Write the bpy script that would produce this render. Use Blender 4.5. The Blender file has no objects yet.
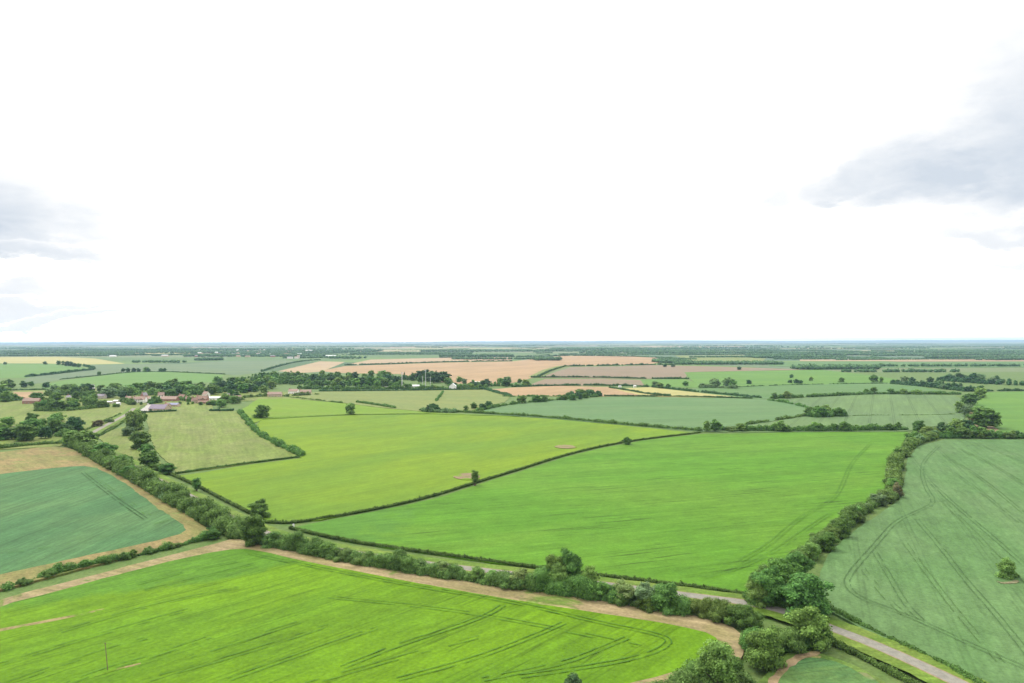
import bpy, math, random
import numpy as np
from mathutils import Vector, Matrix, Euler
from mathutils.geometry import tessellate_polygon

rng = np.random.default_rng(11)
random.seed(11)
S = bpy.context.scene
COL = S.collection

# ------------------------------------------------------------------ camera
H = 90.0
F = 683.0
HAZE_TOP = 190.0
cd = bpy.data.cameras.new('camera')
cam = bpy.data.objects.new('camera', cd)
COL.objects.link(cam)
cd.sensor_width = 36.0
cd.lens = 36.0 * F / 1024.0
cd.clip_start = 1.0
cd.clip_end = 120000.0
cam.location = (0, 0, H)
ROLL = math.radians(0.115)
M = Matrix.Rotation(math.radians(90.0 - 0.05), 4, 'X') @ Matrix.Rotation(-ROLL, 4, 'Z')
cam.matrix_world = Matrix.Translation((0, 0, H)) @ M
S.camera = cam
M3 = M.to_3x3()


def P(px, py, z=0.0):
    """photo pixel -> point of the real ground (height z)"""
    d = M3 @ Vector(((px - 512.0) / F, -(py - 341.5) / F, -1.0))
    t = (z - H) / d.z
    return Vector((d.x * t, d.y * t, z))


def rowdir(a, b):
    p, q = P(*a), P(*b)
    return math.atan2(q.y - p.y, q.x - p.x)


# ------------------------------------------------------------------ tags
def tag(o, label=None, cat=None, group=None, kind=None):
    if label: o['label'] = label
    if cat: o['category'] = cat
    if group: o['group'] = group
    if kind: o['kind'] = kind
    return o


def link(o, parent=None):
    COL.objects.link(o)
    if parent: o.parent = parent
    return o


def empty(name, loc, rz=0.0):
    o = bpy.data.objects.new(name, None)
    o.empty_display_size = 0.5
    o.location = loc
    o.rotation_euler = (0, 0, rz)
    return link(o)


# ------------------------------------------------------------------ materials
def new_mat(name):
    m = bpy.data.materials.new(name)
    m.use_nodes = True
    nt = m.node_tree
    nt.nodes.clear()
    out = nt.nodes.new('ShaderNodeOutputMaterial')
    b = nt.nodes.new('ShaderNodeBsdfPrincipled')
    b.inputs['Roughness'].default_value = 0.9
    b.inputs['Specular IOR Level'].default_value = 0.06
    nt.links.new(b.outputs[0], out.inputs[0])
    return m, nt, b


class N:
    """small node helper"""
    def __init__(s, nt): s.nt = nt
    def n(s, t, **k):
        x = s.nt.nodes.new(t)
        for a, v in k.items(): setattr(x, a, v)
        return x
    def l(s, a, b): s.nt.links.new(a, b)
    def math(s, op, a, b=None, clamp=False):
        x = s.n('ShaderNodeMath', operation=op, use_clamp=clamp)
        for i, v in enumerate((a, b)):
            if v is None: continue
            if isinstance(v, (int, float)): x.inputs[i].default_value = v
            else: s.l(v, x.inputs[i])
        return x.outputs[0]
    def mix(s, f, a, b, mode='MIX'):
        x = s.n('ShaderNodeMix', data_type='RGBA', blend_type=mode)
        for i, v in ((0, f), (6, a), (7, b)):
            if isinstance(v, (int, float)): x.inputs[i].default_value = v
            elif isinstance(v, tuple): x.inputs[i].default_value = (*v[:3], 1)
            else: s.l(v, x.inputs[i])
        return x.outputs[2]
    def noise(s, vec, scale, detail=2.0, rough=0.5, dist=0.0):
        x = s.n('ShaderNodeTexNoise')
        x.inputs['Scale'].default_value = scale
        x.inputs['Detail'].default_value = detail
        x.inputs['Roughness'].default_value = rough
        x.inputs['Distortion'].default_value = dist
        s.l(vec, x.inputs['Vector'])
        return x.outputs['Fac']
    def mapr(s, v, a, b, c=0.0, d=1.0, smooth=False):
        x = s.n('ShaderNodeMapRange', interpolation_type='SMOOTHSTEP' if smooth else 'LINEAR')
        s.l(v, x.inputs[0])
        for i, k in enumerate((a, b, c, d)): x.inputs[i + 1].default_value = k
        return x.outputs[0]
    def rot(s, vec, ang, scale=(1, 1, 1), loc=(0, 0, 0)):
        x = s.n('ShaderNodeMapping', vector_type='POINT')
        r = s.n('ShaderNodeVectorRotate', rotation_type='Z_AXIS')
        s.l(vec, r.inputs['Vector'])
        r.inputs['Angle'].default_value = -ang
        s.l(r.outputs[0], x.inputs['Vector'])
        x.inputs['Scale'].default_value = scale
        x.inputs['Location'].default_value = loc
        return x.outputs[0]


def field_mat(name, c1, c2, ang=0.0, patch=0.006, streak=0.25, fine=0.35, lines=0.0, zone=None, row=0.35, bald=None, tram=0.0):
    """crop / pasture: large soft patches, streaks along the drilling direction, fine mottle"""
    m, nt, b = new_mat(name)
    k = N(nt)
    pos = k.n('ShaderNodeNewGeometry').outputs['Position']
    seed = (abs(hash_(name)) % 97) * 13.0
    big = k.noise(k.rot(pos, ang, (1, 2.2, 1), (seed, 0, 0)), patch, 4, 0.55, 0.6)
    col = k.mix(k.mapr(big, 0.35, 0.65, smooth=True), c1, c2)
    mul = None
    def mulby(v):
        nonlocal mul
        mul = v if mul is None else k.math('MULTIPLY', mul, v)
    if streak:
        s1 = k.noise(k.rot(pos, ang, (0.012, row, 0.1), (seed, 3, 0)), 1.0, 3, 0.6, 0.15)
        mulby(k.mapr(s1, 0.25, 0.75, 1 - streak, 1 + streak))
        s2 = k.noise(k.rot(pos, ang, (0.006, 0.05, 0.1), (seed, 9, 0)), 1.0, 2, 0.5)
        mulby(k.mapr(s2, 0.3, 0.7, 1 - streak * .6, 1 + streak * .6))
    if fine:
        f1 = k.noise(pos, 0.9, 4, 0.65)
        mulby(k.mapr(f1, 0.25, 0.75, 1 - fine, 1 + fine))
        f2 = k.noise(pos, 0.07, 3, 0.6, 0.4)
        mulby(k.mapr(f2, 0.3, 0.7, 1 - fine * .35, 1 + fine * .35))
        f3 = k.noise(k.rot(pos, ang, (.35, 1, 1), (seed, 7, 0)), 0.33, 3, 0.7, 0.3)
        mulby(k.mapr(f3, 0.3, 0.7, 1 - fine * .65, 1 + fine * .65))
    if lines:
        # broken thin lodged rows
        w = k.noise(k.rot(pos, ang + 0.03, (0.02, 0.55, 0.1), (seed, 5, 0)), 1.0, 4, 0.62, 0.25)
        g = k.noise(k.rot(pos, ang, (0.02, 0.04, 0.1), (seed, 1, 0)), 1.0, 2, 0.5)
        a = k.mapr(w, 0.57, 0.64)
        mulby(k.math('SUBTRACT', 1.0, k.math('MULTIPLY', k.math('MULTIPLY', a, k.mapr(g, 0.42, 0.62)), lines)))
    if tram:
        # narrow wheelings at the sprayer's width
        sep = k.n('ShaderNodeSeparateXYZ')
        k.l(k.rot(pos, ang), sep.inputs[0])
        u = k.math('DIVIDE', sep.outputs['Y'], 24.0)
        fr = k.math('FRACT', u)
        d1 = k.math('ABSOLUTE', k.math('SUBTRACT', fr, 0.46))
        d2 = k.math('ABSOLUTE', k.math('SUBTRACT', fr, 0.54))
        d = k.math('MINIMUM', d1, d2)
        mulby(k.mapr(d, 0.008, 0.02, 1 - tram, 1.0))
    col2 = col
    if zone:
        # zone = (origin, direction angle, colour, soft width): crop thins / darkens beyond a line
        for (o, a, c, w) in zone:
            sub = k.n('ShaderNodeVectorMath', operation='SUBTRACT')
            k.l(pos, sub.inputs[0]); sub.inputs[1].default_value = o
            dt = k.n('ShaderNodeVectorMath', operation='DOT_PRODUCT')
            k.l(sub.outputs[0], dt.inputs[0]); dt.inputs[1].default_value = (math.cos(a), math.sin(a), 0)
            nn = k.noise(pos, 0.05, 4, 0.65, 0.5)
            v = k.math('ADD', dt.outputs['Value'], k.mapr(nn, 0.2, 0.8, -w * 1.6, w * 1.6))
            col2 = k.mix(k.mapr(v, -w * .5, w * .5), col2, c)
    if bald:
        nb = k.noise(pos, 0.035, 5, 0.65, 0.6)
        col2 = k.mix(k.mapr(nb, bald[1], bald[1] + 0.06), col2, bald[0])
    if mul is not None:
        cc = k.n('ShaderNodeVectorMath', operation='SCALE')
        k.l(col2, cc.inputs[0]); k.l(mul, cc.inputs['Scale'])
        col2 = cc.outputs[0]
    k.l(col2, b.inputs['Base Color'])
    bump = k.n('ShaderNodeBump')
    bump.inputs['Distance'].default_value = 0.25
    bump.inputs['Strength'].default_value = 0.4
    k.l(k.noise(pos, 1.4, 4, 0.7), bump.inputs['Height'])
    k.l(bump.outputs[0], b.inputs['Normal'])
    return m


def hash_(s):
    h = 7
    for ch in s: h = (h * 31 + ord(ch)) % 1000003
    return h


def leaf_mat(name, c1, c2, trans=0.24):
    m, nt, b = new_mat(name)
    k = N(nt)
    at = k.n('ShaderNodeAttribute', attribute_name='tint').outputs['Fac']
    oi = k.n('ShaderNodeObjectInfo')
    col = k.mix(at, tuple(v * .92 for v in c1), tuple(v * .98 for v in c2))
    pos = k.n('ShaderNodeNewGeometry').outputs['Position']
    nz = k.noise(pos, 0.22, 2, 0.5)
    sc = k.n('ShaderNodeVectorMath', operation='SCALE')
    k.l(col, sc.inputs[0])
    k.l(k.mapr(nz, 0.3, 0.7, 0.72, 1.3), sc.inputs['Scale'])
    hue = k.n('ShaderNodeHueSaturation')
    k.l(k.mapr(oi.outputs['Random'], 0, 1, 0.472, 0.503), hue.inputs['Hue'])
    k.l(k.mapr(oi.outputs['Random'], 0, 1, 0.95, 1.1), hue.inputs['Value'])
    k.l(sc.outputs[0], hue.inputs['Color'])
    c = k.mix(1.0, hue.outputs[0], oi.outputs['Color'], 'MULTIPLY')
    k.l(c, b.inputs['Base Color'])
    b.inputs['Roughness'].default_value = 0.75
    tr = k.n('ShaderNodeBsdfTranslucent')
    k.l(c, tr.inputs['Color'])
    mx = k.n('ShaderNodeMixShader')
    mx.inputs[0].default_value = trans
    k.l(b.outputs[0], mx.inputs[1]); k.l(tr.outputs[0], mx.inputs[2])
    out = [x for x in nt.nodes if x.type == 'OUTPUT_MATERIAL'][0]
    k.l(mx.outputs[0], out.inputs[0])
    return m


def plain_mat(name, c, rough=0.85, var=0.15, scale=0.8, spec=0.2, metal=0.0):
    m, nt, b = new_mat(name)
    k = N(nt)
    pos = k.n('ShaderNodeTexCoord').outputs['Object']
    nz = k.noise(pos, scale, 4, 0.6)
    sc = k.n('ShaderNodeVectorMath', operation='SCALE')
    sc.inputs[0].default_value = c
    k.l(k.mapr(nz, 0.25, 0.75, 1 - var, 1 + var), sc.inputs['Scale'])
    k.l(sc.outputs[0], b.inputs['Base Color'])
    b.inputs['Roughness'].default_value = rough
    b.inputs['Specular IOR Level'].default_value = spec
    b.inputs['Metallic'].default_value = metal
    return m


def roof_mat(name, c, c2):
    m, nt, b = new_mat(name)
    k = N(nt)
    pos = k.n('ShaderNodeTexCoord').outputs['Object']
    br = k.n('ShaderNodeTexBrick')
    br.inputs['Scale'].default_value = 1.6
    br.inputs['Mortar Size'].default_value = 0.03
    br.inputs['Color1'].default_value = (*c, 1)
    br.inputs['Color2'].default_value = (*c2, 1)
    br.inputs['Mortar'].default_value = (c[0] * .5, c[1] * .5, c[2] * .5, 1)
    k.l(pos, br.inputs['Vector'])
    nz = k.noise(pos, 0.5, 4, 0.6)
    col = k.mix(k.mapr(nz, 0.35, 0.7, 0, 0.5), br.outputs['Color'], c2)
    k.l(col, b.inputs['Base Color'])
    return m


# colours ------------------------------------------------------------
FOL = {
    'oak': leaf_mat('oak_leaves', (0.0443, 0.1072, 0.0258), (0.1165, 0.2395, 0.0515)),
    'light': leaf_mat('ash_leaves', (0.0792, 0.1664, 0.0373), (0.1747, 0.3172, 0.0773)),
    'dark': leaf_mat('dark_leaves', (0.0256, 0.0731, 0.0280), (0.0640, 0.1409, 0.0444), 0.15),
    'grey': leaf_mat('willow_leaves', (0.0816, 0.1551, 0.0608), (0.1689, 0.2820, 0.1170)),
    'red': leaf_mat('copper_leaves', (0.0874, 0.0930, 0.0422), (0.1747, 0.1762, 0.0759)),
    'hedge': leaf_mat('hedge_leaves', (0.0489, 0.1045, 0.0234), (0.1303, 0.2284, 0.0585)),
    'trim': leaf_mat('trimmed_hedge_leaves', (0.0419, 0.0930, 0.0211), (0.0838, 0.1622, 0.0351)),
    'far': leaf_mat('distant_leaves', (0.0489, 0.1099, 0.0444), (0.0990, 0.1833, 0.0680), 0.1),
    'flower': leaf_mat('elder_leaves', (0.0816, 0.1551, 0.0410), (0.2213, 0.3100, 0.1170)),
}
BARK = plain_mat('bark', (0.10, 0.08, 0.06), 0.95, 0.3, 3.0)


# ------------------------------------------------------------------ mesh makers
def mesh_np(name, V, Q=None, T=None, mats=(), fmat=None, tint=None):
    """mesh from numpy quads and/or triangles"""
    me = bpy.data.meshes.new(name)
    nq = 0 if Q is None else len(Q)
    nt_ = 0 if T is None else len(T)
    me.vertices.add(len(V))
    me.vertices.foreach_set('co', np.asarray(V, dtype=np.float32).ravel())
    loops = []
    if nq: loops.append(np.asarray(Q, dtype=np.int32).ravel())
    if nt_: loops.append(np.asarray(T, dtype=np.int32).ravel())
    L = np.concatenate(loops)
    me.loops.add(len(L))
    me.loops.foreach_set('vertex_index', L)
    me.polygons.add(nq + nt_)
    st = np.concatenate([np.arange(nq) * 4, nq * 4 + np.arange(nt_) * 3]).astype(np.int32)
    me.polygons.foreach_set('loop_start', st)
    for m in mats: me.materials.append(m)
    if fmat is not None:
        me.polygons.foreach_set('material_index', np.asarray(fmat, dtype=np.int32))
    if tint is not None:
        a = me.attributes.new('tint', 'FLOAT', 'FACE')
        a.data.foreach_set('value', np.asarray(tint, dtype=np.float32))
    me.update(calc_edges=True)
    me.validate()
    return me


def ico():
    t = (1 + 5 ** .5) / 2
    v = np.array([(-1, t, 0), (1, t, 0), (-1, -t, 0), (1, -t, 0), (0, -1, t), (0, 1, t), (0, -1, -t), (0, 1, -t), (t, 0, -1), (t, 0, 1), (-t, 0, -1), (-t, 0, 1)], float)
    v /= np.linalg.norm(v[0])
    f = [(0, 11, 5), (0, 5, 1), (0, 1, 7), (0, 7, 10), (0, 10, 11), (1, 5, 9), (5, 11, 4), (11, 10, 2), (10, 7, 6), (7, 1, 8), (3, 9, 4), (3, 4, 2), (3, 2, 6), (3, 6, 8), (3, 8, 9), (4, 9, 5), (2, 4, 11), (6, 2, 10), (8, 6, 7), (9, 8, 1)]
    return v, np.array(f)


ICO_V, ICO_F = ico()


def blob_cores(C, R, scale=0.8):
    n = len(C)
    j = 1 + rng.uniform(-.15, .15, (n, 12, 1))
    V = (ICO_V[None] * j * R[:, None, :] * scale + C[:, None, :]).reshape(-1, 3)
    T = (ICO_F[None] + (np.arange(n) * 12)[:, None, None]).reshape(-1, 3)
    return V, T


def leaves_on(C, R, leaf, cover=1.0, zmin=0.05, jit=0.75, r0=0.82, r1=1.08):
    """leaf-spray quads scattered through the outer shell of many blobs"""
    area = 4 * np.pi * ((R[:, 0] * R[:, 1]) ** 1.6 + (R[:, 0] * R[:, 2]) ** 1.6 + (R[:, 1] * R[:, 2]) ** 1.6) ** (1 / 1.6) / 3 ** (1 / 1.6)
    cnt = np.maximum(4, (area * cover / (leaf * leaf)).astype(int))
    idx = np.repeat(np.arange(len(C)), cnt)
    d = rng.normal(size=(len(idx), 3))
    d /= np.linalg.norm(d, axis=1, keepdims=True)
    rad = rng.uniform(r0, r1, (len(idx), 1))
    p = C[idx] + d * R[idx] * rad
    ok = (p[:, 2] > zmin) & (d[:, 2] > -0.75)
    p = p[ok]; d = d[ok]
    n = d + rng.normal(size=d.shape) * jit * 0.6
    n[:, 2] += 0.15
    n /= np.linalg.norm(n, axis=1, keepdims=True)
    a = np.cross(n, rng.normal(size=n.shape))
    a /= np.linalg.norm(a, axis=1, keepdims=True) + 1e-9
    b = np.cross(n, a)
    s = leaf * rng.uniform(0.45, 1.15, (len(p), 1)) * 0.72
    e = rng.uniform(0.6, 1.0, (len(p), 1))
    V = np.stack([p - a * s, p - b * s * e + n * s * .15, p + a * s, p + b * s * e - n * s * .15], axis=1).reshape(-1, 3)
    Q = np.arange(len(V)).reshape(-1, 4)
    return V, Q


def foliage_mesh(name, C, R, leaf, mats, cover=1.0, core=0.8, zmin=0.05, jit=0.75, extra=None, r1=1.08):
    C = np.asarray(C, float); R = np.asarray(R, float)
    V1, Q = leaves_on(C, R, leaf, cover, zmin, jit, r1=r1)
    V2, T = blob_cores(C, R, core)
    V2[:, 2] = np.maximum(V2[:, 2], 0.0 if zmin <= 0.06 else zmin * .5)
    V = np.concatenate([V1, V2]); T = T + len(V1)
    blob_t = rng.uniform(0, 1)
    tint = np.concatenate([np.clip(rng.beta(1.7, 1.9, len(Q)), 0, 1), np.repeat(rng.uniform(0, .45, len(C)), 20)])
    fm = np.zeros(len(Q) + len(T), int)
    if extra is not None:
        EV, EQ = extra
        T2 = T
        Qe = np.asarray(EQ) + len(V)
        V = np.concatenate([V, EV])
        Q = np.concatenate([Q, Qe])
        fm = np.concatenate([np.zeros(len(Q) - len(Qe), int), np.ones(len(Qe), int), np.zeros(len(T2), int)])
        tint = np.concatenate([tint[:len(Q) - len(Qe)], np.zeros(len(Qe)), tint[len(Q) - len(Qe):]])
    return mesh_np(name, V, Q, T, mats, fm, tint)


def tube(pts, rad, sides=7):
    """tapered bent tube as quads"""
    pts = [Vector(p) for p in pts]
    V, Q = [], []
    for i, p in enumerate(pts):
        d = (pts[min(i + 1, len(pts) - 1)] - pts[max(i - 1, 0)]).normalized()
        a = d.orthogonal().normalized(); b = d.cross(a)
        for s in range(sides):
            t = 2 * math.pi * s / sides
            V.append(p + (a * math.cos(t) + b * math.sin(t)) * rad[i])
    for i in range(len(pts) - 1):
        for s in range(sides):
            s2 = (s + 1) % sides
            Q.append((i * sides + s, i * sides + s2, (i + 1) * sides + s2, (i + 1) * sides + s))
    return [tuple(v) for v in V], Q


def limbs(h, crown0, r, spread, nb=7, seed=1):
    """trunk with limbs reaching into the crown"""
    rr = random.Random(seed)
    V, Q = [], []
    def add(t):
        o = len(V)
        V.extend(t[0]); Q.extend([tuple(i + o for i in q) for q in t[1]])
    bend = [(rr.uniform(-.03, .03) * h, rr.uniform(-.03, .03) * h) for _ in range(3)]
    top = 0.72 * h
    pts = [(0, 0, -0.2), (0, 0, 0.12 * h), (bend[0][0], bend[0][1], .35 * h), (bend[1][0], bend[1][1], .55 * h), (bend[2][0], bend[2][1], top)]
    add(tube(pts, [r * 1.5, r, r * .8, r * .55, r * .2], 8))
    for i in range(nb):
        a = 2 * math.pi * (i + rr.random() * .5) / nb
        z0 = crown0 + (top - crown0) * rr.uniform(0, .6)
        L = spread * rr.uniform(.6, .95)
        z1 = z0 + L * rr.uniform(.35, .9)
        k0 = min(1, z0 / h / .55)
        x0, y0 = bend[1][0] * k0, bend[1][1] * k0
        add(tube([(x0, y0, z0), (x0 + math.cos(a) * L * .5, y0 + math.sin(a) * L * .5, z0 + (z1 - z0) * .35), (x0 + math.cos(a) * L, y0 + math.sin(a) * L, z1)], [r * .45, r * .28, r * .08], 5))
    return np.array(V), np.array(Q)


def crown_blobs(kind, seed):
    """lobes of a crown of unit height 1 (whole tree), width about .8"""
    g = np.random.default_rng(seed)
    C, R = [], []
    if kind in ('oak', 'dark', 'grey', 'red', 'light', 'flower'):
        n = {'oak': 46, 'dark': 40, 'grey': 36, 'red': 34, 'light': 40, 'flower': 36}[kind]
        cz, rz, rx = (0.53, 0.43, 0.37) if kind != 'light' else (0.54, 0.44, 0.33)
        for i in range(n):
            d = g.normal(size=3); d /= np.linalg.norm(d)
            if d[2] < -.85: d[2] *= -.5
            f = g.uniform(.35, .88)
            wob = 1 + .22 * math.sin(3 * math.atan2(d[1], d[0]) + seed) * (1 - abs(d[2]))
            c = np.array([d[0] * rx * f * wob, d[1] * rx * f * wob, cz + d[2] * rz * f])
            r = g.uniform(.075, .15) * (1.15 - .35 * f)
            C.append(c); R.append([r * g.uniform(.9, 1.25), r * g.uniform(.9, 1.25), r * g.uniform(.75, 1.0)])
        for i in range(13):
            a = g.uniform(0, 6.283); q = g.uniform(.1, .30)
            C.append([math.cos(a) * q, math.sin(a) * q, g.uniform(.14, .30)]); r = g.uniform(.09, .14); R.append([r * 1.1, r * 1.1, r])
        for i in range(5):
            C.append([g.uniform(-.08, .08), g.uniform(-.08, .08), cz + g.uniform(-.12, .14)])
            R.append([.17, .17, .16])
    elif kind == 'bush':
        for i in range(22):
            a = g.uniform(0, 2 * math.pi); q = g.uniform(0, .42) ** .8 * 1.0
            z = g.uniform(.12, .85 - q * .9)
            r = g.uniform(.12, .2)
            C.append([math.cos(a) * q, math.sin(a) * q, z]); R.append([r, r, r * .9])
        for i in range(5):
            C.append([g.uniform(-.15, .15), g.uniform(-.15, .15), g.uniform(.2, .5)]); R.append([.25, .25, .25])
    elif kind == 'poplar':
        for i in range(16):
            z = .22 + .72 * i / 15
            w = .11 * math.sin(min(1, (1 - (z - .2) / .85)) * 2.4 + .3)
            C.append([g.uniform(-.04, .04), g.uniform(-.04, .04), z]); R.append([max(.05, w), max(.05, w), .075])
    elif kind == 'sparse':
        for i in range(15):
            d = g.normal(size=3); d /= np.linalg.norm(d)
            f = g.uniform(.4, 1)
            C.append([d[0] * .38 * f, d[1] * .38 * f, .56 + d[2] * .33 * f])
            r = g.uniform(.05, .11); R.append([r, r, r * .8])
    elif kind == 'conifer':
        for i in range(16):
            z = .1 + .84 * i / 15
            w = .24 * (1 - (z - .1) / .93) + .02
            for q in range(3 if z < .6 else 1):
                a = g.uniform(0, 6.28)
                o = w * .45 if z < .6 else 0
                C.append([math.cos(a) * o, math.sin(a) * o, z]); R.append([w * .75, w * .75, .07])
    return np.array(C), np.array(R)


PROTO = {}


def proto(kind, lod, var):
    """crown + trunk meshes at real size for a 12 m tree"""
    key = (kind, lod, var)
    if key in PROTO: return PROTO[key]
    h = 12.0
    C, R = crown_blobs(kind, 17 * var + hash_(kind) % 50)
    C = C * h; R = R * h
    matk = {'oak': 'oak', 'dark': 'dark', 'grey': 'grey', 'red': 'red', 'light': 'light', 'flower': 'flower', 'bush': 'hedge', 'poplar': 'oak', 'sparse': 'light', 'conifer': 'dark'}[kind]
    leaf = {0: 0.38, 1: 0.8, 2: 1.5}[lod]
    cov = {'sparse': 0.55, 'light': 0.8, 'poplar': 0.9}.get(kind, 1.0)
    core = {'sparse': 0.25, 'light': 0.68, 'grey': 0.7}.get(kind, 0.78)
    if lod == 2: core += .08
    tr = limbs(h, .28 * h if kind != 'bush' else .1 * h, .028 * h if kind != 'bush' else .018 * h, .3 * h if kind not in ('poplar', 'conifer') else .06 * h, 7, var + 3)
    bottom = 0.2 if kind in ('bush', 'conifer') else 0.4
    if lod < 2:
        crown = foliage_mesh('crown_' + kind, C, R, leaf, [FOL[matk]], cov, core, zmin=bottom, r1=1.14)
        trunk = mesh_np('trunk_' + kind, tr[0], tr[1], None, [BARK])
        PROTO[key] = (crown, trunk)
    else:
        PROTO[key] = (foliage_mesh('tree_' + kind, C, R, leaf, [FOL[matk], BARK], cov, core, zmin=bottom, extra=tr, r1=1.14), None)
    return PROTO[key]


def tree(px, py, hpx, wpx=None, kind='oak', label=None, group=None, cat='tree', name=None, tint=(1, 1, 1), meters=False):
    """a tree whose foot stands at the ground under photo pixel (px, py)"""
    p = P(px, py)
    dist = p.y
    h = hpx if meters else hpx * dist / F
    nat = {'bush': 1.05, 'poplar': .26, 'conifer': .5}.get(kind, .84)
    w = (h * nat if wpx is None else (wpx * 1.12 if meters else wpx * 1.15 * dist / F)) / nat
    lod = 0 if dist < 480 else (1 if dist < 1150 else 2)
    var = random.randrange(3) if lod else random.randrange(4)
    crown, trunk = proto(kind, lod, var)
    sc = (w / 12.0, w / 12.0 * random.uniform(.9, 1.1), h / 12.0)
    rz = random.uniform(0, 6.28)
    if name is None: name = {'bush': 'bush', 'conifer': 'conifer_tree', 'poplar': 'poplar_tree', 'dark': 'dark_tree', 'oak': 'oak_tree', 'light': 'ash_tree', 'grey': 'willow_tree', 'red': 'copper_tree', 'flower': 'elder_tree', 'sparse': 'sparse_tree'}[kind]
    v = random.uniform(.88, 1.12)
    colr = (tint[0] * v * random.uniform(.95, 1.06), tint[1] * v, tint[2] * v * random.uniform(.9, 1.1), 1)
    if trunk is None:
        o = bpy.data.objects.new(name, crown)
        link(o)
        o.location = (p.x, p.y, 0); o.rotation_euler = (0, 0, rz); o.scale = sc
        o.color = colr
    else:
        o = empty(name, (p.x, p.y, 0), rz)
        o.scale = sc
        c = link(bpy.data.objects.new('crown', crown), o); c.color = colr
        link(bpy.data.objects.new('trunk', trunk), o)
    tag(o, label, cat, group)
    return o


ORD = ['first', 'second', 'third', 'fourth', 'fifth', 'sixth', 'seventh', 'eighth', 'ninth', 'tenth', 'eleventh', 'twelfth', 'thirteenth', 'fourteenth', 'fifteenth', 'sixteenth', 'seventeenth', 'eighteenth', 'nineteenth', 'twentieth']
LOOK = {'oak': 'round tree', 'dark': 'dark tree', 'light': 'light tree', 'grey': 'greyish tree', 'red': 'reddish brown tree', 'conifer': 'dark pointed conifer', 'bush': 'green bush', 'flower': 'pale flowering tree', 'poplar': 'slim upright tree', 'sparse': 'thin straggly tree'}


def ordinal_labels(items, where):
    """items: list of (px, kind, obj) -> one label each, counted from the left within its look"""
    for kd in sorted({k for _, k, _ in items}):
        sub = sorted([i for i in items if i[1] == kd], key=lambda t: t[0])
        for i, (_, _, o) in enumerate(sub):
            if len(sub) == 1: o['label'] = f'{LOOK[kd]} {where}'
            elif i == len(sub) - 1: o['label'] = f'last {LOOK[kd]} from the left {where}'
            else: o['label'] = f'{ORD[min(i, 19)]} {LOOK[kd]} from the left {where}'


def belt(poly, n, mix, hr, where, group, cat='tree', minpx=(3.2, 1.3), wr=(.95, 1.45), tint=(1, 1, 1)):
    """individual trees standing inside an area of the ground"""
    xs = [p[0] for p in poly]; ys = [p[1] for p in poly]
    def inside(x, y):
        c = False
        for i in range(len(poly)):
            (x1, y1), (x2, y2) = poly[i], poly[i - 1]
            if (y1 > y) != (y2 > y) and x < (x2 - x1) * (y - y1) / (y2 - y1) + x1: c = not c
        return c
    pts = []; tries = 0; f = 1.0; n = max(3, int(round(n * .64)))
    while len(pts) < n and tries < 20000:
        tries += 1
        if tries % 400 == 0: f *= .85
        x, y = random.uniform(min(xs), max(xs)), random.uniform(min(ys), max(ys))
        if not inside(x, y): continue
        if any(((x - a) / (minpx[0] * f)) ** 2 + ((y - b) / (minpx[1] * f)) ** 2 < 1 for a, b in pts): continue
        pts.append((x, y))
    items = []
    for (x, y) in pts:
        kd = random.choices([m[0] for m in mix], [m[1] for m in mix])[0]
        h = random.uniform(*hr) * (.9 if kd == 'light' else 1)
        o = tree(x, y, h, h * {'conifer': .4, 'bush': 1.1, 'poplar': .3}.get(kd, .9) * random.uniform(*wr), kd, None, group, cat, meters=True, tint=tint)
        items.append((x, kd, o))
    ordinal_labels(items, where)


def resample(pts, step):
    out = [Vector(pts[0])]
    for a, b in zip(pts[:-1], pts[1:]):
        a, b = Vector(a), Vector(b)
        L = (b - a).length
        n = max(1, int(round(L / step)))
        for i in range(1, n + 1): out.append(a.lerp(b, i / n))
    return out


def smooth(pts, it=2, closed=False):
    pts = [Vector(p) for p in pts]
    for _ in range(it):
        q = []
        n = len(pts)
        if not closed: q.append(pts[0])
        for i in range(n if closed else n - 1):
            a, b = pts[i], pts[(i + 1) % n]
            q += [a.lerp(b, .25), a.lerp(b, .75)]
        if not closed: q.append(pts[-1])
        pts = q
    return pts


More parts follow.
